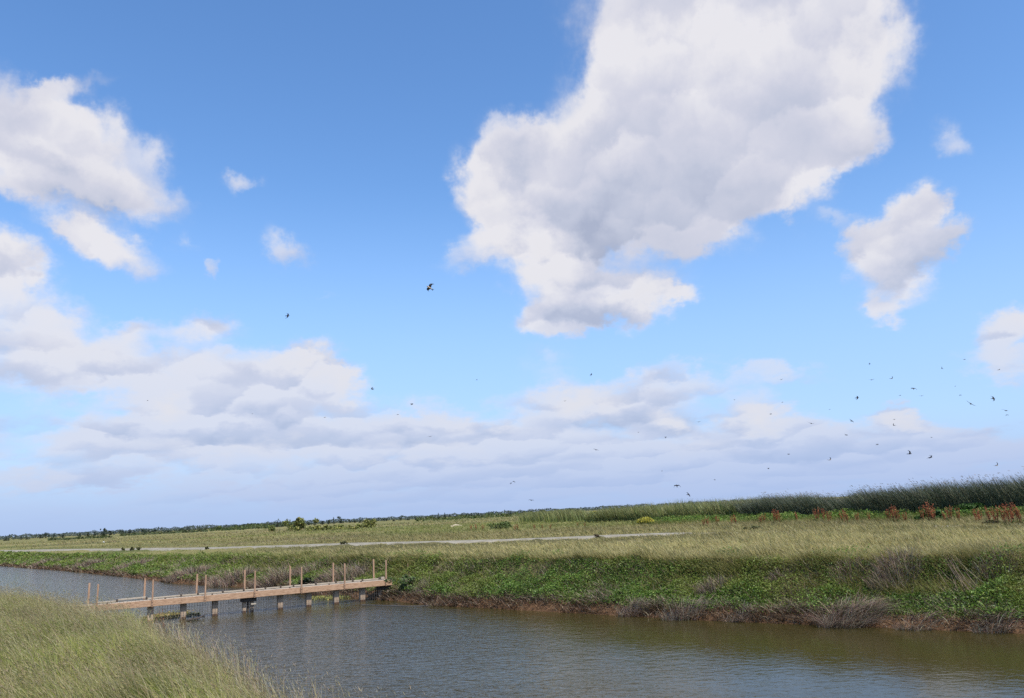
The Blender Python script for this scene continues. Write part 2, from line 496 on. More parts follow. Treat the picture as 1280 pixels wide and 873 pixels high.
def build_world():
    w = bpy.data.worlds.new('World'); scene.world = w; w.use_nodes = True
    nt = w.node_tree; nt.nodes.clear(); N = nt.nodes; L = nt.links
    out = N.new('ShaderNodeOutputWorld'); bg = N.new('ShaderNodeBackground'); bg.inputs['Strength'].default_value = .15
    L.new(bg.outputs[0], out.inputs[0])
    sky = N.new('ShaderNodeTexSky'); sky.sky_type = 'NISHITA'; sky.sun_disc = False
    sky.sun_elevation = SUN_EL; sky.sun_rotation = SUN_AZ
    sky.air_density = 1.0; sky.dust_density = .6; sky.ozone_density = 2.2; sky.altitude = 0

    def sock(x, inp):
        if isinstance(x, (int, float)): inp.default_value = x
        else: L.new(x, inp)

    def m(op, a, b=0.0, c=None, clamp=False):
        n = N.new('ShaderNodeMath'); n.operation = op; n.use_clamp = clamp
        sock(a, n.inputs[0]); sock(b, n.inputs[1])
        if c is not None: sock(c, n.inputs[2])
        return n.outputs[0]

    def smooth(v, a, b, lo=0.0, hi=1.0):
        n = N.new('ShaderNodeMapRange'); n.interpolation_type = 'SMOOTHSTEP'
        n.inputs['From Min'].default_value = a; n.inputs['From Max'].default_value = b
        n.inputs['To Min'].default_value = lo; n.inputs['To Max'].default_value = hi
        L.new(v, n.inputs['Value']); return n.outputs[0]

    def vadd(a, b):
        n = N.new('ShaderNodeVectorMath'); n.operation = 'ADD'
        for x, i in ((a, n.inputs[0]), (b, n.inputs[1])):
            if isinstance(x, tuple): i.default_value = x
            else: L.new(x, i)
        return n.outputs[0]

    def vscale(a, s):
        n = N.new('ShaderNodeVectorMath'); n.operation = 'MULTIPLY'; L.new(a, n.inputs[0]); n.inputs[1].default_value = s; return n.outputs[0]

    def noise(vec, scale, det=8.0, rough=.58, color=False, lac=2.0):
        n = N.new('ShaderNodeTexNoise'); n.noise_dimensions = '2D'
        n.inputs['Scale'].default_value = scale; n.inputs['Detail'].default_value = det
        n.inputs['Roughness'].default_value = rough; n.inputs['Lacunarity'].default_value = lac
        L.new(vec, n.inputs['Vector']); return n.outputs['Color' if color else 'Fac']

    tc = N.new('ShaderNodeTexCoord'); sep = N.new('ShaderNodeSeparateXYZ'); L.new(tc.outputs['Generated'], sep.inputs[0])
    az = m('ARCTAN2', sep.outputs['X'], sep.outputs['Y']); el = m('ARCSINE', sep.outputs['Z'])
    cmb = N.new('ShaderNodeCombineXYZ'); L.new(az, cmb.inputs[0]); L.new(el, cmb.inputs[1])
    p = cmb.outputs[0]
    # the noise coordinate is squeezed towards the horizon, as a cloud deck seen edge-on is
    el2 = m('ADD', m('MULTIPLY', m('LOGARITHM', m('ADD', m('MAXIMUM', el, 0.0), .04), math.e), .22), m('MULTIPLY', el, .6))
    cmb2 = N.new('ShaderNodeCombineXYZ'); L.new(az, cmb2.inputs[0]); L.new(el2, cmb2.inputs[1])
    q = cmb2.outputs[0]
    wn = vscale(vadd(noise(q, 9, 5, .6, True), (-.5, -.5, -.5)), (.075, .06, 0))
    wn2 = vscale(vadd(noise(q, 34, 6, .62, True), (-.5, -.5, -.5)), (.030, .026, 0))
    pw = vadd(vadd(p, wn), wn2)
    def ellipse(blob, prev=None):
        px, py, rx, ry, rot, wt = blob
        c = azel(px, py)
        a = math.radians(rot)
        ex = azel(px + rx * math.cos(a), py - rx * math.sin(a)) - c
        ey = azel(px - ry * math.sin(a), py - ry * math.cos(a)) - c
        mp = N.new('ShaderNodeMapping'); mp.vector_type = 'TEXTURE'
        mp.inputs['Location'].default_value = (c[0], c[1], 0); mp.inputs['Rotation'].default_value = (0, 0, math.atan2(ex[1], ex[0]))
        mp.inputs['Scale'].default_value = (np.hypot(*ex) * 1.3, np.hypot(*ey) * 1.3, 1)
        src = pw
        if prev is not None:                        # evaluated one after another, to keep the shader's stack small
            ch = N.new('ShaderNodeVectorMath'); ch.operation = 'MULTIPLY_ADD'
            L.new(prev, ch.inputs[0]); ch.inputs[1].default_value = (1e-7, 1e-7, 0); L.new(pw, ch.inputs[2]); src = ch.outputs[0]
        L.new(src, mp.inputs[0])
        ln = N.new('ShaderNodeVectorMath'); ln.operation = 'LENGTH'; L.new(mp.outputs[0], ln.inputs[0])
        return smooth(ln.outputs['Value'], 1.0, 0.0, 0.0, wt)

    tot = None
    for blob in CLOUDS:
        b = ellipse(blob, tot); tot = b if tot is None else m('ADD', tot, b)
    tot = m('MINIMUM', tot, 1.35)
    # billows: each Voronoi cell is a rounded head, lit from its upper side
    LX, LY = -.12, 1.0

    def heads_(vec, scale, sm):
        n = N.new('ShaderNodeTexVoronoi'); n.voronoi_dimensions = '2D'; n.feature = 'SMOOTH_F1'; n.normalize = True
        n.inputs['Smoothness'].default_value = sm; n.inputs['Scale'].default_value = scale; n.inputs['Detail'].default_value = 0
        n.inputs['Randomness'].default_value = .95
        L.new(vec, n.inputs['Vector'])
        sb = N.new('ShaderNodeVectorMath'); sb.operation = 'SUBTRACT'; L.new(vec, sb.inputs[0]); L.new(n.outputs['Position'], sb.inputs[1])
        dt = N.new('ShaderNodeVectorMath'); dt.operation = 'DOT_PRODUCT'; L.new(sb.outputs[0], dt.inputs[0]); dt.inputs[1].default_value = (LX * scale, LY * scale, 0)
        return m('SUBTRACT', 1.0, n.outputs['Distance']), dt.outputs['Value']

    n1 = noise(q, 14, 10, .60)
    qd = vadd(vadd(q, vscale(wn2, (1.0, 1.0, 0))), vscale(wn, (1.0, 1.0, 0)))
    pA, dA = heads_(qd, 7.5, .45)
    pB, dB = heads_(vadd(qd, (5.3, 2.1, 0)), 19, .5)
    n2 = m('ADD', m('MULTIPLY', pA, .6), m('MULTIPLY', pB, .4))
    brk = m('ADD', m('MULTIPLY', m('SUBTRACT', n1, .5), 1.15), m('ADD', m('MULTIPLY', m('SUBTRACT', pA, .62), .75), m('MULTIPLY', m('SUBTRACT', pB, .62), .45)))
    F = m('ADD', tot, m('MULTIPLY', brk, smooth(tot, .0, .30)))
    mask = m('MULTIPLY', smooth(F, .04, .72), smooth(tot, .0, .75, .12, 1.0))
    broad = noise(vadd(q, (3.1, 7.7, 0)), 4.5, 3, .45)
    thick = m('MULTIPLY', smooth(tot, .55, 1.35), smooth(broad, .36, .60, .25, 1.0))
    shade = m('ADD', m('MULTIPLY_ADD', dA, smooth(el, .45, .10, .40, .62), smooth(el, .30, .08, .82, .92)), m('MULTIPLY', dB, smooth(el, .45, .10, .24, .75)))
    shade = m('ADD', shade, m('MULTIPLY', m('SUBTRACT', n1, .5), .30))
    shade = m('ADD', shade, m('MULTIPLY', m('SUBTRACT', broad, .5), smooth(el, .40, .10, .25, .8)))
    shaded = None
    for blob in SHADED:
        b = ellipse(blob, shaded if shaded is not None else tot); shaded = b if shaded is None else m('ADD', shaded, b)
    shade = m('SUBTRACT', shade, m('MULTIPLY', shaded, smooth(n2, .75, .45, .55, 1.1)))
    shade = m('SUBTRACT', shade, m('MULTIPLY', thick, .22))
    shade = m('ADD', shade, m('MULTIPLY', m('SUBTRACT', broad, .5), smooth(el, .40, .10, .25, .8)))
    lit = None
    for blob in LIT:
        b = ellipse(blob, lit if lit is not None else shaded); lit = b if lit is None else m('ADD', lit, b)
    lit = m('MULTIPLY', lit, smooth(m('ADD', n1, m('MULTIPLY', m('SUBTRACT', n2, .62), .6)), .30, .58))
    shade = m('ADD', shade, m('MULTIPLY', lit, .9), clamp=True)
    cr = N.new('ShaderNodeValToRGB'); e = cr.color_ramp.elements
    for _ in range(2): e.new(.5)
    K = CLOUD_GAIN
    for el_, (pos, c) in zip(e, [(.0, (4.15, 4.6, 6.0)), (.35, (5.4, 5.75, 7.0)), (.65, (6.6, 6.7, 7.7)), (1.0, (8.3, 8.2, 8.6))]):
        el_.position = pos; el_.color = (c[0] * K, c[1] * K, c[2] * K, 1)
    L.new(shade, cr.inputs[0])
    # air in front of the far, low clouds
    hz = smooth(el, .34, .02, 0.0, .50)
    mx = N.new('ShaderNodeMix'); mx.data_type = 'RGBA'; L.new(hz, mx.inputs['Factor'])
    L.new(cr.outputs[0], mx.inputs[6]); mx.inputs[7].default_value = (4.7 * K, 6.1 * K, 8.9 * K, 1)
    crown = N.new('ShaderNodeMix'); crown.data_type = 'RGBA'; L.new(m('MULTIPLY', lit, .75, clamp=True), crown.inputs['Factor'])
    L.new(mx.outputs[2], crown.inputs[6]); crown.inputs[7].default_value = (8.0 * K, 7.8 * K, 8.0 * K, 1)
    # clear sky, a little more saturated than the bare model
    sk = N.new('ShaderNodeHueSaturation'); sk.inputs['Saturation'].default_value = 1.20; sk.inputs['Value'].default_value = 1.08; sk.inputs['Hue'].default_value = .503
    L.new(sky.outputs[0], sk.inputs['Color'])
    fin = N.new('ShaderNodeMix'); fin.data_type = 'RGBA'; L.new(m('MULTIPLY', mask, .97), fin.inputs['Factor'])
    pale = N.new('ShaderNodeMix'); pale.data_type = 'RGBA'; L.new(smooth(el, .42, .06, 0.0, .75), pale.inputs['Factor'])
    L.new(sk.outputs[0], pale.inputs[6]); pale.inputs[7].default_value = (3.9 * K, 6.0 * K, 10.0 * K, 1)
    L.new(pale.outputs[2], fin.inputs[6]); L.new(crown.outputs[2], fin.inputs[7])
    low = N.new('ShaderNodeMix'); low.data_type = 'RGBA'; L.new(smooth(el, .10, .0, 0.0, .80), low.inputs['Factor'])
    L.new(fin.outputs[2], low.inputs[6]); low.inputs[7].default_value = (4.0 * K, 5.3 * K, 8.3 * K, 1)
    L.new(low.outputs[2], bg.inputs['Color'])
    w.cycles.sampling_method = 'NONE'


def build_render():
    vs = scene.view_settings
    scene.display_settings.display_device = 'sRGB'
    vs.view_transform = 'Standard'; vs.look = 'None'; vs.exposure = EXPOSURE; vs.gamma = 1.0; vs.use_curve_mapping = False
    c = scene.cycles
    c.use_denoising = False
    c.max_bounces = 6; c.diffuse_bounces = 3; c.glossy_bounces = 3; c.transmission_bounces = 3; c.transparent_max_bounces = 6
    c.sample_clamp_indirect = 4
    c.use_adaptive_sampling = True; c.adaptive_threshold = .015
    c.pixel_filter_type = 'BLACKMAN_HARRIS'; c.filter_width = 1.5
# ------------------------------------------------------------------ plants
# palettes: albedo of living and dry leaves
P_GRASS = [(.25, .27, .052), (.30, .30, .07), (.20, .25, .042), (.34, .31, .11), (.14, .17, .036)]
P_TIP = [(.36, .31, .15), (.31, .28, .10), (.42, .36, .21), (.27, .26, .085)]
P_BLOND = [(.27, .235, .080), (.32, .275, .11), (.235, .21, .064), (.215, .205, .055)]
P_BLONDTIP = [(.41, .345, .165), (.46, .38, .20), (.37, .32, .13), (.33, .295, .115)]
P_WEED = [(.11, .19, .026), (.14, .23, .034), (.085, .15, .022), (.18, .245, .046), (.06, .11, .020)]
P_DRY = [(.22, .170, .120), (.27, .215, .155), (.17, .130, .098), (.31, .26, .19), (.135, .100, .075)]
P_MAUVE = [(.20, .145, .105), (.26, .195, .14), (.15, .105, .078), (.31, .25, .18)]
P_MUD = [(.115, .062, .032), (.16, .10, .058), (.08, .048, .028), (.21, .155, .10)]
P_REED = [(.066, .092, .052), (.09, .118, .066), (.048, .066, .042), (.12, .14, .075)]
P_REEDTIP = [(.11, .12, .075), (.16, .155, .10), (.21, .18, .125), (.08, .10, .065)]
P_CAT = [(.12, .17, .045), (.16, .20, .055), (.09, .13, .04), (.21, .22, .08)]
P_RED = [(.31, .085, .040), (.38, .12, .05), (.22, .065, .036), (.32, .16, .075)]
P_YEL = [(.50, .43, .05), (.44, .40, .07), (.36, .34, .07)]
P_BUSH = [(.17, .20, .06), (.22, .25, .08), (.13, .155, .05), (.28, .28, .10)]

WIND = np.array([-.95, -.20])            # grass tips lie over to the left


def lean_dirs(N, spread=.7, w=WIND):
    d = w + rng.normal(0, spread, (N, 2))
    return d / np.linalg.norm(d, axis=1)[:, None]


def in_view(P, m=240, zt=.5):
    px, py, w = proj(P + np.array([0, 0, zt]))
    px2, py2, _ = proj(P)
    return (w > 1) & (px > -m) & (px < 1280 + m) & (py < 873 + m * .7)


def scatter_rect(x0, x1, y0, y1, dens):
    N = int((x1 - x0) * (y1 - y0) * dens)
    return np.column_stack([rng.uniform(x0, x1, N), rng.uniform(y0, y1, N)])


def ground_pts(xy):
    return np.column_stack([xy, height(xy[:, 0], xy[:, 1])])


def polar(N, r0, r1, a0=-.62, a1=.62, power=1.0):
    """even spread over the picture: r from a log-like law"""
    u = rng.random(N)
    r = 1 / ((1 - u) / r0 ** power + u / r1 ** power) ** (1 / power)
    a = rng.uniform(a0, a1, N)
    return np.column_stack([r * np.sin(a), r * np.cos(a)])


def veg_obj(name, parts, mat, label, cat, kind='stuff', parent=None, group=None):
    V, Pp, C = merge(parts)
    o = link(name, np_mesh(name, V, Pp, C), mat, parent)
    if parent is None: tag(o, label, cat, group, kind)
    return o


def build_near_grass():
    mat = veg_mat('near_grass_blade', .4, tint_noise=.16, scale=.9)
    parts = []
    xy = scatter_rect(-24, -1, 7, 34, 860)
    dn = near_d(xy[:, 0], xy[:, 1]); k = (dn > -.1) & (dn < 11); xy = xy[k]; dn = dn[k]
    P = ground_pts(xy); k = in_view(P); P, dn = P[k], dn[k]
    cl = vnoise(P[:, 0], P[:, 1], 1.3, 21); cl2 = vnoise(P[:, 0], P[:, 1], .5, 22)
    keep = rng.random(len(P)) < (.45 + .75 * cl2); P, dn, cl = P[keep], dn[keep], cl[keep]
    N = len(P)
    edge = sstep(-.1, 1.8, dn)
    H = rng.uniform(.26, .68, N) * (.32 + 1.15 * cl) * (.8 + .4 * vnoise(P[:, 0], P[:, 1], .6, 29)) * (.5 + .5 * edge)
    lean = rng.uniform(.2, .9, N) + .45 * vnoise(P[:, 0], P[:, 1], .9, 26)
    sw_a = (vnoise(P[:, 0], P[:, 1], .75, 27) - .5) * 3.2 + (vnoise(P[:, 0], P[:, 1], .3, 28) - .5) * 1.2 + rng.normal(0, .3, N)
    ld0 = np.column_stack([WIND[0] * np.cos(sw_a) - WIND[1] * np.sin(sw_a), WIND[0] * np.sin(sw_a) + WIND[1] * np.cos(sw_a)])
    c0 = pick(N, P_GRASS) * (.82 + .36 * vnoise(P[:, 0], P[:, 1], .55, 30))[:, None]; sw = sstep(.5, .75, vnoise(P[:, 0], P[:, 1], 1.9, 24))[:, None]; c0 = c0 * (1 - .55 * sw) + np.array([.20, .15, .085]) * .55 * sw
    c1 = c0 * .78 + pick(N, P_TIP) * .22
    g = sstep(.45, .75, vnoise(P[:, 0], P[:, 1], 3.1, 23))[:, None]      # greener and tawnier patches
    c0 = c0 * (1 - .6 * g) + np.array([.13, .20, .032]) * .6 * g
    parts.append(blades(P, H, rng.uniform(.0045, .0095, N), ld0, lean, c0, c1))
    # sparse tall stalks along the water's edge
    xy = scatter_rect(-16, -1, 7, 32, 60); d2 = near_d(xy[:, 0], xy[:, 1]); k = (d2 > -.15) & (d2 < 1.0); Pe = ground_pts(xy[k]); Pe = Pe[in_view(Pe)]; ne = len(Pe)
    He = rng.uniform(.45, 1.15, ne); le = rng.uniform(.08, .5, ne); lde = lean_dirs(ne, .8); ce = pick(ne, [(.44, .37, .22), (.38, .28, .19), (.50, .44, .30), (.30, .27, .12)])
    parts.append(blades(Pe, He, np.full(ne, .012), lde, le, ce * .85, ce, 4))
    parts.append(heads(Pe + np.column_stack([lde * (le * He)[:, None], He * (1 - .35 * le)]), rng.uniform(.08, .16, ne), rng.uniform(.003, .005, ne), np.column_stack([lde * .5, np.full(ne, .8)]), ce))
    # seeding stalks with pale heads
    ns = N // 6; idx = rng.choice(N, ns, replace=False); Ps = P[idx]
    Hs = rng.uniform(.45, 1.05, ns) * (.7 + .45 * cl[idx]) * (.62 + .38 * edge[idx]); ld = lean_dirs(ns, .45); ln = rng.uniform(.25, .85, ns)
    tipc = pick(ns, [(.40, .35, .17), (.36, .31, .15), (.33, .25, .15), (.44, .39, .22)])
    parts.append(blades(Ps, Hs, np.full(ns, .0055), ld, ln, tipc * .8, tipc))
    tip = Ps + np.column_stack([ld * (ln * Hs)[:, None], Hs * (1 - .35 * ln)])
    dv = np.column_stack([ld * (.9 * ln + .2)[:, None], .75 - .45 * ln])
    parts.append(heads(tip, rng.uniform(.07, .15, ns), rng.uniform(.0025, .005, ns), dv, tipc))
    veg_obj('grass', parts, mat, 'tall olive green wind-bent grass with tan seed heads covering the near bank', 'grass')


def build_field_grass():
    mat = veg_mat('field_grass_blade', .35, tint_noise=.2, scale=.35)
    parts = []
    # beyond the far crest, out to where the marsh reads as plain colour
    xy = np.concatenate([polar(390000, 22, 420, -.70, .72, power=1.0), polar(110000, 22, 85, -.70, .72)])
    df = far_d(xy[:, 0], xy[:, 1]); w = bank_w(xy[:, 0])
    rdv = sdist(xy[:, 0], xy[:, 1], ROADL)[0]; rd = np.abs(rdv)
    k = (df > w * .98) & (near_d(xy[:, 0], xy[:, 1]) < 0) & ((rd > 1.9) | (xy[:, 0] > 11.5))
    xy, df, rd, w = xy[k], df[k], rd[k], w[k]
    P = ground_pts(xy); k = in_view(P); P, df, rd, w = P[k], df[k], rd[k], w[k]
    r = np.hypot(P[:, 0], P[:, 1]); N = len(P)
    cl = vnoise(P[:, 0], P[:, 1], 2.6, 31)
    clf = vnoise(P[:, 0] * .5, P[:, 1], 26, 32)
    left = sstep(-14, -34, P[:, 0])                      # on the left the top of the bank is short green grass
    H = rng.uniform(.22, .50, N) * (.75 + .5 * cl) * (.30 + .70 * np.maximum(sstep(2, 11, rd), sstep(7, 13, P[:, 0]))) * (1 - .45 * left * (df < 30))
    H *= 1 + .5 * sstep(60, 300, r)
    W = np.maximum(.012, r * .00062) * rng.uniform(.7, 1.5, N)
    c0 = pick(N, P_BLOND); c1 = pick(N, P_BLONDTIP)
    tan = (sstep(.52, .70, vnoise(P[:, 0] * .35, P[:, 1], 19, 33)) * .6 * sstep(55, 90, r))[:, None]; dusk = pick(N, [(.23, .175, .105), (.27, .21, .125), (.19, .15, .085)])
    c0 = c0 * (1 - tan) + dusk * tan; c1 = c1 * (1 - tan) + dusk * 1.1 * tan
    pt_ = (.80 + .40 * vnoise(P[:, 0] * .6, P[:, 1], 6.5, 34))[:, None]; c0 = c0 * pt_; c1 = c1 * pt_
    far_ = (sstep(50, 90, r) * .22)[:, None]; c0 = c0 * (1 - far_); c1 = c1 * (1 - far_)
    gp = (sstep(.50, .72, clf) * .55 * sstep(60, 110, r) + .75 * left * sstep(20, 8, df))[:, None].clip(0, .85)
    green = pick(N, [(.15, .20, .034), (.18, .22, .045), (.125, .16, .032)])
    c0 = c0 * (1 - gp) + green * gp; c1 = c1 * (1 - gp) + green * 1.15 * gp
    parts.append(blades(P, H, W, lean_dirs(N, .6), rng.uniform(.3, 1.1, N), c0, c1, segs=2))
    veg_obj('field_grass', parts, mat, 'straw coloured fine grass over the flat marsh around the gravel road', 'grass')


def bank_points(dens, d0, d1, x0=-120, x1=40, y1=170):
    """points on the slope of the far bank, thinned with distance"""
    pts = []
    # walk along FAR, offset inland
    seg = []
    for a, b in zip(FAR[:-1], FAR[1:]):
        L = np.hypot(*(b - a)); t = (b - a) / L; n = np.array([t[1], -t[0]])
        mid = (a + b) / 2
        if mid[0] > x1 + 30: pass
        n_ = int(L * (d1 - d0) * dens)
        if n_ < 1: continue
        u = rng.random(n_) * L; v = rng.uniform(d0, d1, n_)
        pts.append(a + t * u[:, None] + n * v[:, None])
    xy = np.concatenate(pts)
    k = (xy[:, 0] > x0) & (xy[:, 0] < x1) & (xy[:, 1] < y1) & (xy[:, 1] > 8)
    xy = xy[k]
    r = np.hypot(xy[:, 0], xy[:, 1])
    xy = xy[rng.random(len(xy)) < np.minimum(1, (26 / r) ** 1.3)]
    df = far_d(xy[:, 0], xy[:, 1])
    k = (df > d0) & (df < d1)
    P = ground_pts(xy[k]); df = df[k]
    k = in_view(P)
    return P[k], df[k]


def build_bank_plants():
    # 1 long grass along the crest, hanging over the slope
    mat = veg_mat('bank_grass_blade', .35, tint_noise=.22, scale=.8)
    P, df = bank_points(400, 1.3, 5.2)
    w = bank_w(P[:, 0]); f = df / w
    k = ((f > .93 + .38 * (vnoise(P[:, 0], P[:, 1], 2.2, 41) - .5)) | ((f > .45) & (rng.random(len(P)) < .10 + .50 * sstep(.55, .76, vnoise(P[:, 0], P[:, 1], 2.9, 49)) + .75 * sstep(-8, -20, P[:, 0])))) & (f < 1.35); P, f = P[k], f[k]
    r = np.hypot(P[:, 0], P[:, 1]); N = len(P)
    left = sstep(-8, -24, P[:, 0])
    cl = vnoise(P[:, 0], P[:, 1], .8, 42)
    H = rng.uniform(.25, .62, N) * (.65 + .6 * cl) * (1 - .45 * left)
    W = np.maximum(.011, r * .0005) * rng.uniform(.7, 1.5, N)
    c0 = pick(N, [(.13, .145, .034), (.165, .165, .045), (.10, .125, .028), (.21, .175, .055)]); c1 = pick(N, P_BLOND)
    up = sstep(.75, 1.1, f)[:, None]; c1 = c1 * (1 - .6 * up) + pick(N, P_BLONDTIP) * .6 * up
    gl = (left * .7)[:, None]; green = pick(N, [(.15, .21, .032), (.185, .235, .044), (.12, .165, .028)])
    c0 = c0 * (1 - gl) + green * gl; c1 = c1 * (1 - gl) + green * 1.1 * gl
    # tips fall towards the water on the slope, with the wind on top
    tw = np.array([-.55, -.80]); ld = lean_dirs(N, .6, WIND * .6 + tw * .5)
    parts = [blades(P, H, W, ld, rng.uniform(.4, 1.3, N), c0, c1)]
    veg_obj('bank_grass', parts, mat, 'yellow-green long grass hanging over the crest of the far bank', 'grass')

    # 2 broad-leaved weeds over the slope
    mat = veg_mat('weed_leaf', .4, rough=.5, spec=.35, tint_noise=.25, scale=1.0)
    P, df = bank_points(2300, .2, 4.6)
    w = bank_w(P[:, 0]); f = df / w
    patch = vnoise(P[:, 0], P[:, 1], 2.4, 43) * .6 + vnoise(P[:, 0], P[:, 1], .8, 44) * .4
    left = sstep(-6, -14, P[:, 0])
    want = (1 - .55 * sstep(-8, -20, P[:, 0]) * sstep(.3, .5, f)) * np.where(f < .15, .30 + .6 * sstep(.55, .75, vnoise(P[:, 0], P[:, 1], 1.9, 143)), np.where(f < .96, 1.0, .2)) * (.32 + .68 * sstep(.20, .46, patch)) * (1 - .35 * left)
    k = rng.random(len(P)) < want; P, f = P[k], f[k]
    N = len(P); r = np.hypot(P[:, 0], P[:, 1])
    hump = .5 * vnoise(P[:, 0], P[:, 1], .55, 45) + .6 * vnoise(P[:, 0], P[:, 1], 1.3, 145)
    P = P + np.column_stack([rng.normal(0, .04, (N, 2)), rng.random(N) ** .7 * (.05 + .60 * hump ** 2.2)])
    c = pick(N, P_WEED, .2)
    yl = sstep(.42, .72, vnoise(P[:, 0], P[:, 1], 2.1, 46))[:, None]; c = c * (1 - .6 * yl) + np.array([.20, .225, .045]) * .6 * yl
    ll = (sstep(-6, -16, P[:, 0]) * .7)[:, None]; c = c * (1 - ll) + pick(N, [(.16, .22, .034), (.20, .25, .045), (.12, .17, .028)]) * ll
    parts = [leaves(P, rng.uniform(.035, .090, N) * np.maximum(1, r / 34), c)]
    veg_obj('bank_weeds', parts, mat, 'bright green leafy weeds matted over the slope of the far bank', 'weeds')

    # 3 dead stalks and roots lying along the waterline
    mat = veg_mat('dead_stalk', .1, rough=.85, spec=.1, tint_noise=.25, scale=1.5)
    P, df = bank_points(900, -.05, 1.9)
    f = df / bank_w(P[:, 0])
    left = sstep(-8, -16, P[:, 0])
    k = rng.random(len(P)) < (1 - sstep(.10, .36, f)) * (.14 + .86 * sstep(.32, .66, vnoise(P[:, 0], P[:, 1], 1.5, 47))); P, f = P[k], f[k]
    N = len(P); r = np.hypot(P[:, 0], P[:, 1])
    c = pick(N, P_MUD, .2); c2 = pick(N, P_DRY, .2)
    m = (rng.random(N) < .35 + .5 * sstep(.03, .22, f))[:, None]; c = np.where(m, c2, c)
    ld = lean_dirs(N, .9, np.array([-.5, -.6]))
    p1 = blades(P, rng.uniform(.10, .40, N), np.maximum(.009, r * .0005) * rng.uniform(.7, 1.7, N), ld, rng.uniform(.5, 1.9, N), c, c * 1.05)
    # loose thatch over the whole slope, between the weeds
    P, df = bank_points(260, .5, 4.2)
    f = df / bank_w(P[:, 0]); pt = vnoise(P[:, 0], P[:, 1], 1.5, 48)
    k = rng.random(len(P)) < (.22 + .78 * sstep(.42, .7, pt)) * (f < .95); P = P[k]; N = len(P); r = np.hypot(P[:, 0], P[:, 1])
    c = pick(N, P_MAUVE + P_DRY, .2)
    p2 = blades(P, rng.uniform(.15, .5, N), np.maximum(.007, r * .0004) * rng.uniform(.7, 1.4, N), lean_dirs(N, .8, np.array([-.6, -.4])), rng.uniform(.3, 1.6, N), c, c * 1.1)
    veg_obj('dead_stalks', [p1, p2], mat, 'brown dead stalks and roots lying along the muddy waterline of the far bank', 'dead stalks')


def stalk_clump(base, w, h, n, pal, lean, bend, seed_dir, width=None, droop=False):
    """a dry tussock: stalks from a patch w wide; seed_dir is the way they lean"""
    r0 = np.hypot(base[0], base[1])
    a = rng.uniform(0, 2 * math.pi, n); q = np.sqrt(rng.random(n))
    xy = np.column_stack([base[0] + np.cos(a) * q * w * .5, base[1] + np.sin(a) * q * w * .28])
    P = ground_pts(xy); P[:, 2] = np.maximum(P[:, 2], 0) - .03
    H = h * rng.uniform(.55, 1.2, n) * (1.15 - .5 * q)
    ld = np.column_stack([np.cos(a) * q * 1.1 + seed_dir[0], np.sin(a) * q * .8 + seed_dir[1]]) + rng.normal(0, .6, (n, 2))
    ld /= np.linalg.norm(ld, axis=1)[:, None]
    c = pick(n, pal, .28)
    W = np.full(n, max(.008, r0 * .00042) if width is None else width) * rng.uniform(.6, 1.5, n)
    return blades(P, H, W, ld, rng.uniform(lean * .2, lean * 1.7, n), c, c * 1.12, segs=4)


DRY_CLUMPS = [
    # px, py of the foot, width m, height m, stalks, palette, lean, direction, label
    (790, 768, 1.1, .55, 420, 'd', .9, (.6, -.3), 'low tan dead reed clump at the waterline, first one right of the bridge'),
    (856, 773, 1.5, .62, 620, 'd', .9, (.7, -.3), 'wide tan dead reed clump at the waterline with brown mud under it'),
    (925, 775, 1.0, .45, 380, 'd', 1.2, (.8, -.3), 'small pale dead reed clump at the waterline left of the big grey-brown heap'),
    (1062, 780, 1.9, .85, 1300, 'm', 1.3, (.8, -.4), 'big grey-brown heap of arching dead reeds drooping into the water'),
    (1150, 786, 1.3, .40, 420, 'd', 1.3, (.5, -.5), 'low brown tangle of dead stalks at the waterline under bright green weeds'),
    (1245, 789, 1.2, .5, 420, 'd', 1.2, (.6, -.3), 'pale dead stalks fanning over the waterline, farthest right of the far bank'),
    (1120, 728, 1.7, .85, 800, 'm', .5, (-.5, -.4), 'upright mauve-grey dead stalks high on the slope under the grass crest'),
    (1062, 722, 1.2, .6, 420, 'm', .5, (-.4, -.4), 'short mauve dead stalks at the left end of the grey stand below the crest'),
    (1246, 712, 1.2, .6, 420, 'm', .5, (-.4, -.4), 'sparse purple-brown dead stalks under the crest at the right edge of the bank'),
    (890, 738, 1.1, .5, 360, 'm', .6, (-.4, -.5), 'tawny dead stems half way up the slope in the green weeds'),
    (976, 728, 1.0, .5, 320, 'm', .6, (-.3, -.5), 'faded dead stems below the darkest hollow of the crest'),
    (346, 731, 2.6, 1.25, 900, 'm', .8, (-.3, -.1), 'tall cone-shaped pale dry tussock behind the middle of the footbridge'),
    (292, 727, 3.4, .95, 950, 'm', .6, (-.3, -.1), 'broad tan dry thicket on the bank behind the third pair of bridge posts'),
    (236, 721, 3.2, .9, 800, 'm', .6, (-.3, -.1), 'pale dry brush at the water edge behind the second pair of bridge posts'),
    (168, 711, 3.6, .95, 750, 'm', .6, (-.3, -.1), 'pinkish dry brush on the bank above the leftmost bridge posts'),
    (112, 708, 3.4, .9, 600, 'm', .6, (-.3, -.1), 'low grey-brown dry brush farther up the canal left of the bridge'),
    (58, 705, 3.4, .85, 500, 'm', .6, (-.3, -.1), 'low dry brush at the far left reach of the canal'),
    (428, 727, 3.0, 1.0, 1000, 'm', .7, (-.4, -.1), 'large mauve dry thicket on the slope behind the right end of the bridge'),
    (392, 716, 2.2, .8, 500, 'm', .7, (-.4, -.1), 'grey dry scrub high on the slope above the dark leaf mass'),
    (534, 738, 1.0, .65, 320, 'd', .6, (-.5, -.2), 'pale straw tuft on the slope just right of the bridge end'),
    (556, 752, 1.6, .4, 360, 'm', 1.2, (.5, -.4), 'brown flattened dead stalks low on the slope right of the bridge'),
]


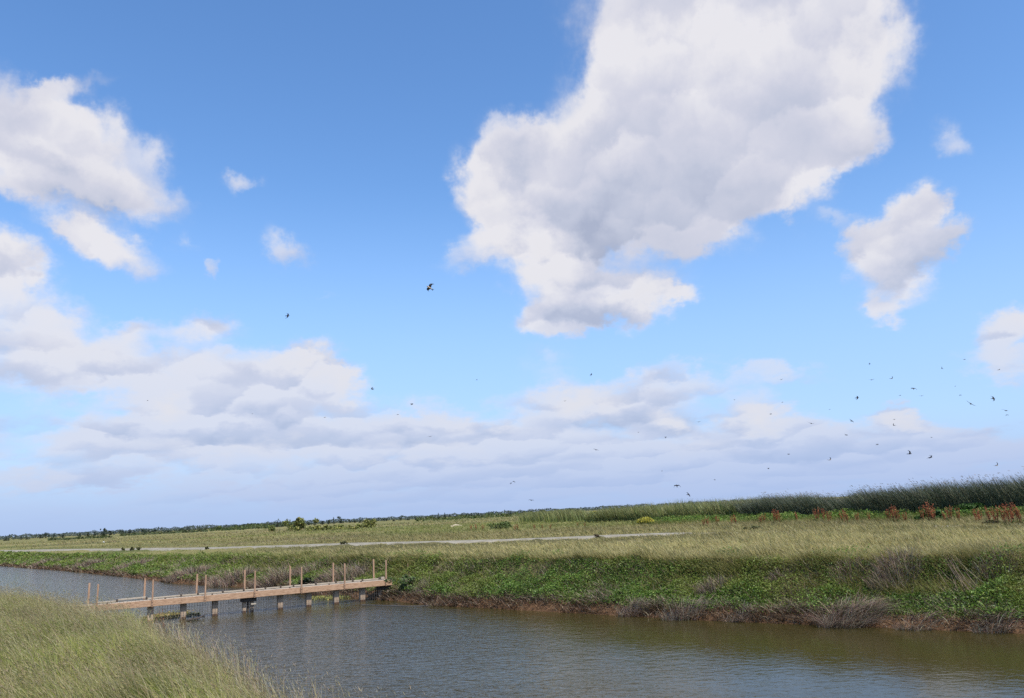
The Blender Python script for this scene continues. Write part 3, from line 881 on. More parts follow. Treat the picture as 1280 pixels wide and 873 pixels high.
def build_dry_clumps():
    mat = veg_mat('dry_stalk', .15, rough=.85, spec=.1, tint_noise=.15, scale=1.5)
    for px, py, w, h, n, pal, lean, sd, label in DRY_CLUMPS:
        g = ray_ground(px, py)
        V, Pp, C = stalk_clump(g, w, h, n, P_MAUVE if pal == 'm' else P_DRY, lean, 1, sd)
        V = V - np.array([g[0], g[1], g[2]])
        o = link('dry_tussock', np_mesh('dry_tussock', V, Pp, C), mat, loc=g)
        tag(o, label, 'dry tussock', 'dry tussocks along the far bank')
    # a long bundle of fallen stalks
    a, b = ray_ground(1166, 700), ray_ground(1236, 768)
    n = 34; t = rng.random(n)[:, None] * .6
    P = a[None] * (1 - t) + b[None] * t + rng.normal(0, .22, (n, 3)); P[:, 2] = height(P[:, 0], P[:, 1]) + rng.uniform(.08, .30, n)
    e = b[None] + rng.normal(0, .35, (n, 3)); e[:, 2] = height(e[:, 0], e[:, 1]) + rng.uniform(.03, .15, n)
    L = rng.uniform(.55, 1.0, n)[:, None]; e = P + (e - P) * L
    d = e - P; s = np.cross(d, np.array([0, 0, 1.0])); s /= np.linalg.norm(s, axis=1)[:, None]; s *= .008
    mid = (P + e) / 2 - np.array([0, 0, .05])
    V = np.stack([P - s, P + s, mid + s, mid - s, e], 1).reshape(-1, 3) - a
    bi = (np.arange(n) * 5)[:, None]
    C = np.repeat(pick(n, P_DRY, .2) * .8, 5, 0)
    o = link('fallen_stalks', np_mesh('fallen_stalks', V, [bi + np.array([[0, 1, 2, 3]]), bi + np.array([[3, 2, 4]])], C), mat, loc=a)
    tag(o, 'long diagonal bundle of fallen dead stalks sloping down through the green weeds', 'fallen stalks')


def foliage_blob(n, rx, ry, h, pal, size, lumps=9, seed=0, base=.1, zlo=.25):
    """leaf cloud made of uneven clumps, with gaps"""
    r = np.random.default_rng(seed)
    cen = np.column_stack([r.normal(0, .45, lumps) * rx, r.normal(0, .45, lumps) * ry, r.uniform(zlo, .82, lumps) * h])
    rad = r.uniform(.22, .42, lumps)
    i = r.integers(0, lumps, n)
    d = r.normal(size=(n, 3)); d /= np.linalg.norm(d, axis=1)[:, None]
    P = cen[i] + d * (r.random(n) ** .45)[:, None] * rad[i][:, None] * np.array([rx, ry, h * .62])
    P[:, 2] = np.clip(P[:, 2], base * h * .3, None)
    tone = r.normal(1, .16, lumps)
    c = pick(n, pal, .18) * tone[i][:, None]
    return leaves(P, size * r.uniform(.7, 1.4, n), c, .3, .7)


def stems(h, n, spread, seed, c=(.09, .065, .045), w=.05):
    r = np.random.default_rng(seed)
    a = r.uniform(0, 2 * math.pi, n)
    P = np.column_stack([np.cos(a) * .12 * spread, np.sin(a) * .12 * spread, np.zeros(n)])
    ld = np.column_stack([np.cos(a), np.sin(a)])
    cc = np.tile(np.array(c), (n, 1))
    p1 = blades(P, r.uniform(.6, .95, n) * h, np.full(n, w), ld, r.uniform(.1, .5, n), cc, cc, 3, az=a)
    p2 = blades(P, r.uniform(.6, .95, n) * h, np.full(n, w), ld, r.uniform(.1, .5, n), cc, cc, 3, az=a + 1.57)
    return [p1, p2]


LEAF = {}


def leaf_mat():
    if 'm' not in LEAF:
        LEAF['m'] = veg_mat('shrub_leaf', .3, tint_noise=.15, scale=.6)
        LEAF['b'] = veg_mat('bark', .0, rough=.9, spec=.1, tint_noise=.2, scale=4)
    return LEAF['m'], LEAF['b']


def bush(name, px, py, wpx, hpx, z, pal, label, cat='shrub', n=700, group=None, seed=1, size=None, foot=None, z_from_ground=False):
    """shrub whose foot stands on the ground where the ray through (px,py) meets it"""
    lm, bm = leaf_mat()
    g = ray_ground(px, py) if z is None else hit(px, py, z)
    if z is not None: g[2] = height(np.array([g[0]]), np.array([g[1]]))[0]
    D = np.hypot(g[0], g[1]); W = wpx * D / F_PX; H = hpx * D / F_PX
    root = empty(name, g)
    tag(root, label, cat, group)
    sz = size or max(.05, D * .0022)
    veg_obj('foliage', [foliage_blob(n, W * .5, W * .45, H, pal, sz, 14, seed, zlo=.10)], lm, None, None, parent=root)['kind'] = 'stuff'
    veg_obj('branches', stems(H * .7, 7, W, seed, w=max(.02, D * .0004)), bm, None, None, parent=root)['kind'] = 'stuff'
    return root


def build_bushes():
    B2 = [(.22, .24, .065), (.28, .28, .085), (.17, .19, .052), (.33, .31, .11)]
    B3 = [(.045, .070, .030), (.060, .088, .036), (.034, .052, .024)]
    bush('willow_bush', 375, 664.5, 26, 18, 1.2, P_BUSH + B2, 'largest round willow bush standing alone beyond the gravel road', 'bush', 1500, seed=3)
    bush('willow_bush', 340, 665, 9, 8, 1.2, P_BUSH, 'small twin-lobed bush just left of the largest willow bush', 'bush', 500, seed=4)
    bush('willow_bush', 461, 660.5, 17, 12, 1.2, B2, 'yellow-green bush at the right end of the low scrub beyond the road', 'bush', 800, seed=5)
    for i, (x, y, w, h) in enumerate([(405, 663, 22, 7), (424, 662, 20, 7), (444, 661.5, 18, 7), (394, 663.5, 12, 6)]):
        bush('scrub_bush', x, y, w, h, 1.2, B2, ['long low olive scrub clump between the two willow bushes, second from its left end', 'olive scrub clump in the middle of the low scrub between the willow bushes',
             'olive scrub clump touching the yellow-green willow bush', 'short scrub clump touching the right side of the largest willow bush'][i], 'bush', 500, 'low scrub between the willow bushes', 6 + i)
    bush('dark_leaf_mass', 396, 733, 34, 12, None, [(.018, .032, .014), (.026, .042, .018), (.012, .02, .010)], 'dark leaf mass on the bank behind the bridge', 'shrub', 1500, seed=12, size=.13)  # near-black leaves stand in for a dark patch on the bank
    bush('weed_clump', 942, 663, 14, 5, None, [(.07, .085, .028), (.05, .06, .022)], 'dark weed clump in the straw coloured grass near the road end', 'weed', 400, seed=13, size=.12)
    bush('weed_clump', 1240, 657.5, 12, 6, None, [(.06, .06, .026), (.045, .05, .02), (.10, .07, .04)], 'dark brownish weed clump in the pale grass below the reddest docks', 'weed', 400, seed=14, size=.10)
    bush('weed_clump', 1083, 672, 12, 5, None, [(.08, .09, .03), (.06, .07, .025)], 'olive weed clump alone in the pale grass above the mauve dead stalks', 'weed', 400, seed=15, size=.09)
    bush('weed_clump', 746, 673, 7, 5, None, [(.10, .075, .04), (.07, .055, .03)], 'small brown weed growing on the gravel road edge', 'weed', 160, seed=16, size=.10)
    bush('weed_clump', 430, 680.5, 7, 3.6, None, [(.10, .11, .045), (.13, .115, .06)], 'dark weed clump on the far edge of the road above the bridge end', 'weed', 240, seed=17, size=.14)
    bush('weed_clump', 258, 687, 4, 3.5, None, [(.10, .10, .045)], 'lone dark weed on the near edge of the pale road', 'weed', 120, seed=18, size=.14)
    for i, x in enumerate((154, 165, 173)):
        bush('weed_clump', x, 688.2 - i * .3, 4, 3.2 + i % 2, None, [(.10, .11, .04), (.14, .14, .06)], ['leftmost of three dark weeds in a row at the road edge', 'middle one of three dark weeds in a row at the road edge', 'rightmost of three dark weeds in a row at the road edge'][i], 'weed', 120, 'three weeds in a row at the road edge', 20 + i, .2)
    bush('leafy_shrub', 508, 737, 36, 19, None, [(.10, .16, .05), (.13, .19, .06), (.08, .12, .04), (.17, .16, .10)], 'grey-green leafy shrub on the slope beside the right end of the bridge', 'shrub', 1500, seed=25, size=.085)
    bush('leafy_shrub', 1165, 652, 22, 15, None, [(.045, .095, .024), (.06, .125, .03), (.035, .07, .02)], 'mid green leafy shrub between red docks below the reeds', 'shrub', 900, seed=26, size=.18)
    bush('leafy_shrub', 1212, 646, 46, 14, None, [(.05, .11, .022), (.075, .145, .03), (.04, .08, .02)], 'bright green leafy shrub at the reed foot near the right edge', 'shrub', 1800, seed=27, size=.19)
    bush('leafy_shrub', 1262, 641, 30, 14, None, [(.05, .10, .022), (.07, .13, .03)], 'bright green leafy shrub at the reed foot, farthest right', 'shrub', 1000, seed=28, size=.19)
    bush('leafy_shrub', 632, 661, 34, 9, None, [(.085, .115, .034), (.11, .14, .04), (.065, .09, .028)], 'fresh green low shrub beyond the road between two rusty dock patches', 'shrub', 900, seed=29, size=.25)
    bush('leafy_shrub', 722, 648.5, 20, 10, None, [(.045, .07, .026), (.06, .085, .03)], 'dark green shrub at the left end of the cattails', 'shrub', 700, seed=30, size=.3)
    bush('leafy_shrub', 765, 648, 36, 8, None, [(.05, .085, .03), (.065, .105, .034)], 'grey-green shrub at the foot of the cattails beside the golden bloom', 'shrub', 900, seed=31, size=.3)


def build_trees():
    """trees on the skyline, hundreds of metres away; each its own object"""
    lm, bm = leaf_mat()
    PT = [(.055, .078, .052), (.068, .092, .06), (.045, .062, .045), (.085, .10, .058)]
    protos = []
    for s in range(5):
        h = 1.0
        if s < 3:      # broad crown
            parts = [foliage_blob(420, .42 + .12 * s, .42, h, PT, .11, 12, 60 + s, zlo=.08)]
        else:          # narrow, pointed
            r = np.random.default_rng(70 + s); n = 300; z = r.random(n) ** 1.2
            rad = (1 - z) * (.20 if s == 3 else .15) + .015; a = r.uniform(0, 6.28, n)
            P = np.column_stack([np.cos(a) * rad * r.random(n) ** .4, np.sin(a) * rad, .1 + z * .9])
            parts = [leaves(P, r.uniform(.05, .10, n), pick(n, PT, .2))]
        V, Pp, C = merge(parts)
        cr = np_mesh('crown', V, Pp, C); cr.materials.append(lm)
        bmh = bmesh.new()
        bmesh.ops.create_cone(bmh, cap_ends=True, segments=7, radius1=.045, radius2=.018, depth=.55, matrix=Matrix.Translation((0, 0, .27)))
        tr = bpy.data.meshes.new('trunk'); bmh.to_mesh(tr); bmh.free(); tr.materials.append(LEAF['t'])
        protos.append((cr, tr))
    spec = []
    named = [(130, 670.5, 10, 7, 0, 'round dark tree on the skyline far left, wider than its neighbours'),
             (99, 671, 5, 4, 1, 'small dark tree on the skyline just left of the round dark tree'),
             (57, 671.5, 8, 5, 2, 'flat-topped dark tree on the skyline near the left edge'),
             (236, 662.5, 6, 4, 0, 'low dark tree on the skyline midway between the round dark tree and the willow bush'),
             (347, 657, 7, 9, 1, 'tree with a pale rounded crown on the skyline left of the willow bush'),
             (417, 651.5, 4, 7, 3, 'tall pointed dark tree on the skyline right of the willow bush'),
             (425, 651.3, 9, 7, 0, 'broad dark tree beside the pointed one on the skyline'),
             (548, 645.5, 4, 6, 3, 'pointed dark tree on the skyline above the bare sandy mound, left one of two'),
             (556, 645.2, 4, 5, 4, 'slim pointed dark tree on the skyline, right one of two')]
    for t in named: spec.append(t)
    lm_label = 'small dark tree in the ragged row of trees along the far skyline'
    xs = np.concatenate([np.arange(180, 660, 8.5), np.arange(10, 180, 14)])
    for x in xs:
        x = x + rng.uniform(-3, 3)
        if min(abs(x - t[0]) for t in named) < 5: continue
        y = 673.6 - .0492 * x + .3
        spec.append((x, y, rng.uniform(4, 9), rng.uniform(1.4, 3.6), int(rng.choice([0, 1, 2, 3, 4], p=[.3, .25, .25, .1, .1])), None))
    for (x, y, wp, hp, kind, lab) in spec:
        D = rng.uniform(650, 900)
        d = pdir(x, y); d = d / np.hypot(d[0], d[1])
        g = np.array([CAM[0] + d[0] * D, CAM[1] + d[1] * D, 0]); g[2] = height(np.array([g[0]]), np.array([g[1]]))[0]
        H = (hp + 1.7) * D / F_PX; Wd = wp * D / F_PX / (1.0 if kind < 3 else .42)
        root = empty('far_tree', g, rng.uniform(0, 6.28))
        root.scale = (Wd, Wd, H)
        tag(root, lab or lm_label, 'tree', 'trees along the far skyline')
        for nm, me in zip(('crown', 'trunk'), protos[kind]):
            link(nm, me, None, root)
    # the low wood behind them, one continuous mass
    parts = []
    n = 30000
    a = rng.uniform(-.66, .30, n); D = rng.uniform(1000, 1500, n)
    top = .35 + .65 * vnoise(a * 160, D * 0, 1.0, 77)
    z = 1.2 + rng.random(n) * (3.6 * top + 2.4)
    P = np.column_stack([np.sin(a) * D, np.cos(a) * D, z])
    parts.append(leaves(P, rng.uniform(1.3, 2.4, n), pick(n, [(.065, .085, .07), (.08, .10, .08), (.055, .07, .06)], .15)))
    # rough scrub and tall grass strips in the middle distance
    veg_obj('woods', parts, lm, 'low dark bluish wood along the far skyline behind the single trees', 'wood')
    parts = []
    for (x0, x1, y, hgt, pal, n) in [(262, 340, 664, 5, [(.06, .085, .026), (.085, .105, .032), (.045, .065, .022)], 1500),
                                     (300, 372, 661, 5, [(.05, .07, .026), (.07, .09, .03)], 1200),
                                     (520, 640, 652, 5, [(.06, .085, .026), (.09, .11, .032)], 1500),
                                     (640, 720, 646, 6, [(.09, .115, .035), (.07, .09, .028), (.12, .12, .05)], 1300),
                                     (60, 140, 676, 2.5, [(.07, .085, .03), (.055, .07, .026)], 700), (150, 260, 670, 2.5, [(.07, .085, .03), (.055, .07, .026)], 900)]:
        x = rng.uniform(x0, x1, n)
        ys = y - .0492 * (x - x0) + rng.uniform(-1.0, .6, n)
        G = np.array([hit(a_, b_, 1.2) for a_, b_ in zip(x, ys)])
        D = np.hypot(G[:, 0], G[:, 1]); G[:, 2] = 1.15
        env = vnoise(x, x * 0, 5.0, int(x0)) * .8 + .3
        G[:, 2] += rng.random(n) * hgt * D / F_PX * env
        parts.append(leaves(G, D * .0024 * rng.uniform(.6, 1.4, n), pick(n, pal, .2)))
    veg_obj('marsh_undergrowth', parts, lm, 'rough green undergrowth strips across the distant marsh', 'undergrowth')


REED_FRONT = [(1560, 641), (1280, 629.5), (1180, 630), (1060, 635.5), (960, 639), (880, 643)]


def build_reeds():
    mat = veg_mat('reed_stem', .15, rough=.5, spec=.3, tint_noise=.18, scale=.25)
    front = np.array([[44, 63], [39, 68.], [33, 76], [28.5, 84], [25.5, 95], [24.5, 103]])
    front = np.concatenate([[front[0] + (front[0] - front[1]) * 4], front])
    parts = []
    for a, b in zip(front[:-1], front[1:]):
        t = b - a; L = np.hypot(*t); t = t / L; nrm = np.array([t[1], -t[0]])      # away from the camera
        if nrm[1] < 0: nrm = -nrm
        n = int(L * 420)
        u = rng.random(n) * L; v = rng.random(n) ** 1.6 * 12
        xy = a + t * u[:, None] + nrm * v[:, None]
        P = ground_pts(xy); k = in_view(P, 240, 3); P, v = P[k], v[k]; n = len(P)
        if n == 0: continue
        r = np.hypot(P[:, 0], P[:, 1])
        # stand height: taller on the right, ragged in swaths
        sw = vnoise(P[:, 0], P[:, 1], 3.4, 51) * .6 + vnoise(P[:, 0], P[:, 1], 1.1, 52) * .4
        big = vnoise(P[:, 0], P[:, 1], 9.0, 57); az_ = P[:, 0] / P[:, 1]
        step = .30 * sstep(.405, .425, az_) + .14 * sstep(.50, .62, az_) + .12 * sstep(.27, .33, az_) * (1 - sstep(.36, .40, az_))
        Hs = (2.75 + .85 * sstep(104, 70, r) * .3 + 2.0 * step) * (.74 + .20 * sw + .26 * big) * rng.uniform(.78, 1.10, n)
        c0 = pick(n, P_REED, .18); c1 = pick(n, P_REEDTIP, .2)
        parts.append(blades(P, Hs, rng.uniform(.03, .055, n), lean_dirs(n, .35, np.array([-1, -.15])), rng.uniform(.25, .65, n), c0, c0 * .4 + c1 * .6, 4))
        m = rng.choice(n, n // 14, replace=False)
        dl = lean_dirs(len(m), .3, np.array([-1, -.15])); ln = rng.uniform(.2, .45, len(m))
        tp = P[m] + np.column_stack([dl * (ln * Hs[m])[:, None], Hs[m] * (1 - .35 * ln)]) * np.array([1, 1, .98])
        parts.append(heads(tp, rng.uniform(.15, .35, len(m)), np.full(len(m), .022), np.column_stack([dl * .8, rng.uniform(.1, .6, len(m))]), pick(len(m), [(.20, .155, .10), (.26, .22, .15)], .2)))
    veg_obj('reeds', parts, mat, 'tall dark green bulrushes bent over to the left by the wind on the skyline', 'reeds')

    mat = veg_mat('cattail_leaf', .3, rough=.5, spec=.3, tint_noise=.2, scale=.2)
    front = np.array([[25, 95.], [20, 108], [16, 120], [10.5, 136]])
    parts = []
    for a, b in zip(front[:-1], front[1:]):
        t = b - a; L = np.hypot(*t); t = t / L; nrm = np.array([t[1], -t[0]])
        if nrm[1] < 0: nrm = -nrm
        n = int(L * 420)
        xy = a + t * (rng.random(n) * L)[:, None] + nrm * (rng.random(n) ** 1.5 * 16)[:, None]
        P = ground_pts(xy)
        r = np.hypot(P[:, 0], P[:, 1])
        sw = vnoise(P[:, 0], P[:, 1], 3.0, 53)
        Hs = (2.75 - .25 * sstep(110, 140, r)) * (.78 + .4 * sw) * rng.uniform(.55, 1.1, n)
        c0 = pick(n, P_CAT, .2); c1 = pick(n, [(.24, .24, .09), (.29, .26, .12), (.17, .20, .065)], .2)
        parts.append(blades(P, Hs, rng.uniform(.05, .09, n), lean_dirs(n, .7, np.array([-.6, -.1])), rng.uniform(.1, .55, n), c0, c1, 3))
    veg_obj('cattails', parts, mat, 'paler green cattails left of the dark bulrushes', 'cattails')

    # a farther, lower continuation to the left
    parts = []
    n = 9000
    a0, b0 = np.array([11., 150.]), np.array([3., 205.])
    t = rng.random(n)[:, None]; xy = a0 * (1 - t) + b0 * t + np.column_stack([rng.normal(0, 1.5, n), rng.uniform(0, 25, n)])
    P = ground_pts(xy); c0 = pick(n, P_CAT, .2)
    parts.append(blades(P, rng.uniform(1.6, 2.9, n) , rng.uniform(.09, .16, n), lean_dirs(n, .7), rng.uniform(.1, .5, n), c0, pick(n, [(.24, .23, .09), (.19, .20, .07)], .2), 3))
    veg_obj('distant_reeds', parts, mat, 'low olive reed bed farthest left, fading into the marsh', 'reeds')

    # leafy green strip at the foot of the reeds
    mat = veg_mat('strip_leaf', .35, tint_noise=.3, scale=.3)
    fr = np.array([[58, 44.], [44, 60], [36, 68.], [29.5, 77], [24.5, 86], [19, 103]])
    parts = []
    for a, b in zip(fr[:-1], fr[1:]):
        t = b - a; L = np.hypot(*t); t = t / L; nrm = np.array([t[1], -t[0]])
        if nrm[1] < 0: nrm = -nrm
        n = int(L * 900)
        xy = a + t * (rng.random(n) * L)[:, None] + nrm * rng.uniform(-4.5, 3.5, n)[:, None]
        P = ground_pts(xy); hm = vnoise(P[:, 0], P[:, 1], 1.6, 55)
        k = rng.random(n) < .25 + .9 * hm; P, hm = P[k], hm[k]; n = len(P)
        P[:, 2] += rng.random(n) * (.25 + .75 * hm)
        parts.append(leaves(P, rng.uniform(.10, .22, n), pick(n, P_WEED + [(.12, .16, .035), (.16, .17, .045)], .2)))
        n2 = n // 3; xy = a + t * (rng.random(n2) * L)[:, None] + nrm * rng.uniform(-7, 2.0, n2)[:, None]
        P = ground_pts(xy); c = pick(n2, [(.15, .17, .04), (.19, .175, .055), (.12, .15, .035)], .2)
        parts.append(blades(P, rng.uniform(.3, .75, n2), rng.uniform(.03, .06, n2), lean_dirs(n2, .6), rng.uniform(.2, .9, n2), c, c * 1.15, 2))
    veg_obj('reed_foot_weeds', parts, mat, 'green leafy weeds in a strip along the foot of the reeds', 'weeds')


# red docks: pixel of the foot, height px, label
DOCKS = [(1278, 654, 22), (1271, 655, 25), (1263, 656, 26), (1256, 656, 24), (1246, 655, 23), (1240, 654, 21), (1227, 653, 16), (1222, 654, 18),
         (1199, 651, 16), (1188, 651, 20), (1183, 652, 14), (1168, 652, 20), (1163, 651, 24), (1154, 651, 18), (1132, 652, 14), (1124, 653, 21),
         (1119, 652, 22), (1112, 652, 16), (1087, 651, 11), (1072, 652, 13), (1061, 653, 16), (1055, 653, 18), (1037, 653, 15), (1030, 651, 17),
         (1022, 652, 20), (998, 652, 14), (974, 653, 16), (970, 653, 18), (956, 653, 13), (951, 654, 12), (921, 655, 14), (916, 655, 12), (897, 655, 12),
         (885, 657, 13), (880, 657, 11), (648, 662, 9), (644, 662, 8), (668, 661, 7), (678, 661, 7), (688, 660.5, 7), (596, 662, 9), (589, 662, 8), (604, 662, 8),
         (722, 657, 6), (731, 657.5, 6)]
DOCK_LABEL = {0: 'rust red dock plant cut by the right edge of the photo', 2: 'tallest rust red dock plant in the thick red patch at far right',
              12: 'tall thin dark red dock plant between two green shrubs below the reeds', 15: 'bright red dock plant in front of pale weeds below the notch of the reeds',
              24: 'dark red dock plant standing tallest in the middle of the red row', 27: 'pale red spiky dock plant alone on bright green ground',
              33: 'leftmost rust dock plant of the red row under the dark reeds', 35: 'orange-red dock plant beyond the road, brightest of the left dock patch',
              40: 'dull rust dock plant left of the fresh green low shrub'}


def build_docks():
    mat = veg_mat('dock_seed', .2, rough=.8, tint_noise=.12, scale=1)
    protos = []
    for s in range(5):
        n = 5 + s % 3
        a = rng.uniform(0, 6.28, n); base = np.column_stack([np.cos(a) * .06, np.sin(a) * .06, np.zeros(n)])
        H = rng.uniform(.65, 1.0, n); ld = np.column_stack([np.cos(a), np.sin(a)]) * .7 + np.array([-.4, 0]); ld /= np.linalg.norm(ld, axis=1)[:, None]
        ln = rng.uniform(.06, .24, n)
        c = pick(n, [(.22, .09, .045), (.18, .07, .04)])
        st = blades(base, H, np.full(n, .03), ld, ln, c, c, 3)
        hp = []; hd = []
        for i in range(n):
            m = 34
            t = rng.uniform(.35, 1.0, m)
            off = (ln[i] * (.35 * t + .65 * t * t)) * H[i]
            pt = np.column_stack([base[i, 0] + ld[i, 0] * off, base[i, 1] + ld[i, 1] * off, H[i] * t * (1 - .35 * ln[i] * t)])
            hp.append(pt + rng.normal(0, .02, (m, 3))); dd = rng.normal(0, 1, (m, 3)); dd[:, 2] = np.abs(dd[:, 2]) + .4; hd.append(dd)
        hp = np.concatenate(hp); hd = np.concatenate(hd)
        sh = heads(hp, rng.uniform(.05, .09, len(hp)), rng.uniform(.009, .017, len(hp)), hd, pick(len(hp), P_RED, .2))
        lf = 14; la = rng.uniform(0, 6.28, lf)
        LP = np.column_stack([np.cos(la) * .02, np.sin(la) * .02, np.zeros(lf)])
        lc = pick(lf, [(.08, .12, .03), (.13, .11, .04)])
        lv = blades(LP, rng.uniform(.2, .42, lf), np.full(lf, .07), np.column_stack([np.cos(la), np.sin(la)]), rng.uniform(.6, 1.3, lf), lc, lc, 3)
        ms = []
        for nm, pr in (('stalk', [st]), ('seed_heads', [sh]), ('leaf_rosette', [lv])):
            V, Pp, C = merge(pr); me = np_mesh(nm, V, Pp, C); me.materials.append(mat); ms.append((nm, me))
        protos.append(ms)
    for i, (px, py, hp) in enumerate(DOCKS):
        g = ray_ground(px, py + 2); D = np.hypot(g[0], g[1])
        s = (hp + 1) * D / F_PX / 1.08
        root = empty('dock_plant', g, rng.uniform(-.5, .5)); root.scale = (s, s, s)
        tag(root, DOCK_LABEL.get(i, 'rust red dock plant in the broken red row below the reeds' if i < 35 else 'dull rust dock plant among low growth beyond the gravel road'), 'dock plant',
            'red docks below the reeds' if i < 35 else 'docks beyond the road')
        for nm, me in protos[i % 5]: link(nm, me, None, root)['kind'] = 'stuff'


def build_mustard():
    mat = veg_mat('mustard_leaf', .3, tint_noise=.15, scale=2)
    for k, (px, py, w, h, n, lab) in enumerate([(807, 656, 22, 10, 900, 'bright yellow flowering mustard clump in the grass in front of the cattails'),
                                                (742, 647.5, 14, 9, 600, 'golden yellow bloom clump against the cattails'),
                                                (708, 648, 10, 7, 300, 'faint yellow bloom patch left of the cattails'),
                                                (1043, 640, 12, 7, 350, 'yellow-green bloom clump at the foot of the dark bulrushes')]):
        g = ray_ground(px, py); D = np.hypot(g[0], g[1]); W, H = w * D / F_PX, h * D / F_PX
        root = empty('mustard_plant', g); tag(root, lab, 'flowering plant')
        a = rng.uniform(0, 6.28, n); q = np.sqrt(rng.random(n)) * W * .5
        P = np.column_stack([np.cos(a) * q, np.sin(a) * q, H * (.45 + .5 * rng.random(n)) * (1 - .5 * (q / (W * .5)) ** 2)])
        veg_obj('flowers', [leaves(P, D * .0014 * rng.uniform(.7, 1.4, n), pick(n, P_YEL if k < 2 else [(.30, .28, .05), (.22, .24, .05)], .1))], mat, None, None, parent=root)['kind'] = 'stuff'
        m = n // 3; a = rng.uniform(0, 6.28, m); q = np.sqrt(rng.random(m)) * W * .42
        P = np.column_stack([np.cos(a) * q, np.sin(a) * q, np.zeros(m)]); c = pick(m, [(.10, .13, .03), (.14, .16, .04)])
        veg_obj('stalks', [blades(P, H * rng.uniform(.5, .9, m), np.full(m, D * .0007), lean_dirs(m, .8), rng.uniform(.1, .5, m), c, c, 2)], mat, None, None, parent=root)['kind'] = 'stuff'
# ------------------------------------------------------------------ footbridge
def pbr(name, stops, scale, rough=.85, bump=.3, stretch=(1, 1, 1), det=8, spec=.3, metallic=0.0):
    mat = bpy.data.materials.new(name); nt = nodes_of(mat); N = nt.nodes; L = nt.links
    out = N.new('ShaderNodeOutputMaterial'); pb = N.new('ShaderNodeBsdfPrincipled')
    pb.inputs['Roughness'].default_value = rough; pb.inputs['Specular IOR Level'].default_value = spec; pb.inputs['Metallic'].default_value = metallic
    tc = N.new('ShaderNodeTexCoord'); mp = N.new('ShaderNodeMapping'); mp.inputs['Scale'].default_value = stretch
    L.new(tc.outputs['Object'], mp.inputs[0])
    n = N.new('ShaderNodeTexNoise'); n.inputs['Scale'].default_value = scale; n.inputs['Detail'].default_value = det; n.inputs['Roughness'].default_value = .65
    L.new(mp.outputs[0], n.inputs['Vector'])
    r = N.new('ShaderNodeValToRGB'); e = r.color_ramp.elements
    while len(e) < len(stops): e.new(.5)
    for el, (p, c) in zip(e, stops): el.position = p; el.color = (*c, 1)
    L.new(n.outputs['Fac'], r.inputs[0]); L.new(r.outputs[0], pb.inputs['Base Color'])
    b = N.new('ShaderNodeBump'); b.inputs['Strength'].default_value = bump; b.inputs['Distance'].default_value = .02
    L.new(n.outputs['Fac'], b.inputs['Height']); L.new(b.outputs[0], pb.inputs['Normal'])
    L.new(pb.outputs[0], out.inputs[0])
    return mat


class MB:
    def __init__(s): s.b = bmesh.new()

    def box(s, lo, hi, bev=.006, M=None):
        lo, hi = Vector(lo), Vector(hi); c = (lo + hi) / 2; d = hi - lo
        m = Matrix.Translation(c) @ Matrix.Diagonal((d.x, d.y, d.z, 1))
        if M is not None: m = M @ m
        r = bmesh.ops.create_cube(s.b, size=1, matrix=m)
        if bev:
            vs = set(r['verts']); es = [e for e in s.b.edges if e.verts[0] in vs and e.verts[1] in vs]
            bmesh.ops.bevel(s.b, geom=es, offset=bev, segments=1, affect='EDGES')
        return s

    def rod(s, a, b, r, seg=6, r2=None):
        a, b = Vector(a), Vector(b); d = b - a
        m = Matrix.Translation((a + b) / 2) @ d.to_track_quat('Z', 'Y').to_matrix().to_4x4()
        bmesh.ops.create_cone(s.b, cap_ends=True, segments=seg, radius1=r, radius2=r if r2 is None else r2, depth=d.length, matrix=m)
        return s

    def build(s, name, mat, parent=None, loc=None):
        me = bpy.data.meshes.new(name); s.b.to_mesh(me); s.b.free()
        return link(name, me, mat, parent, loc)


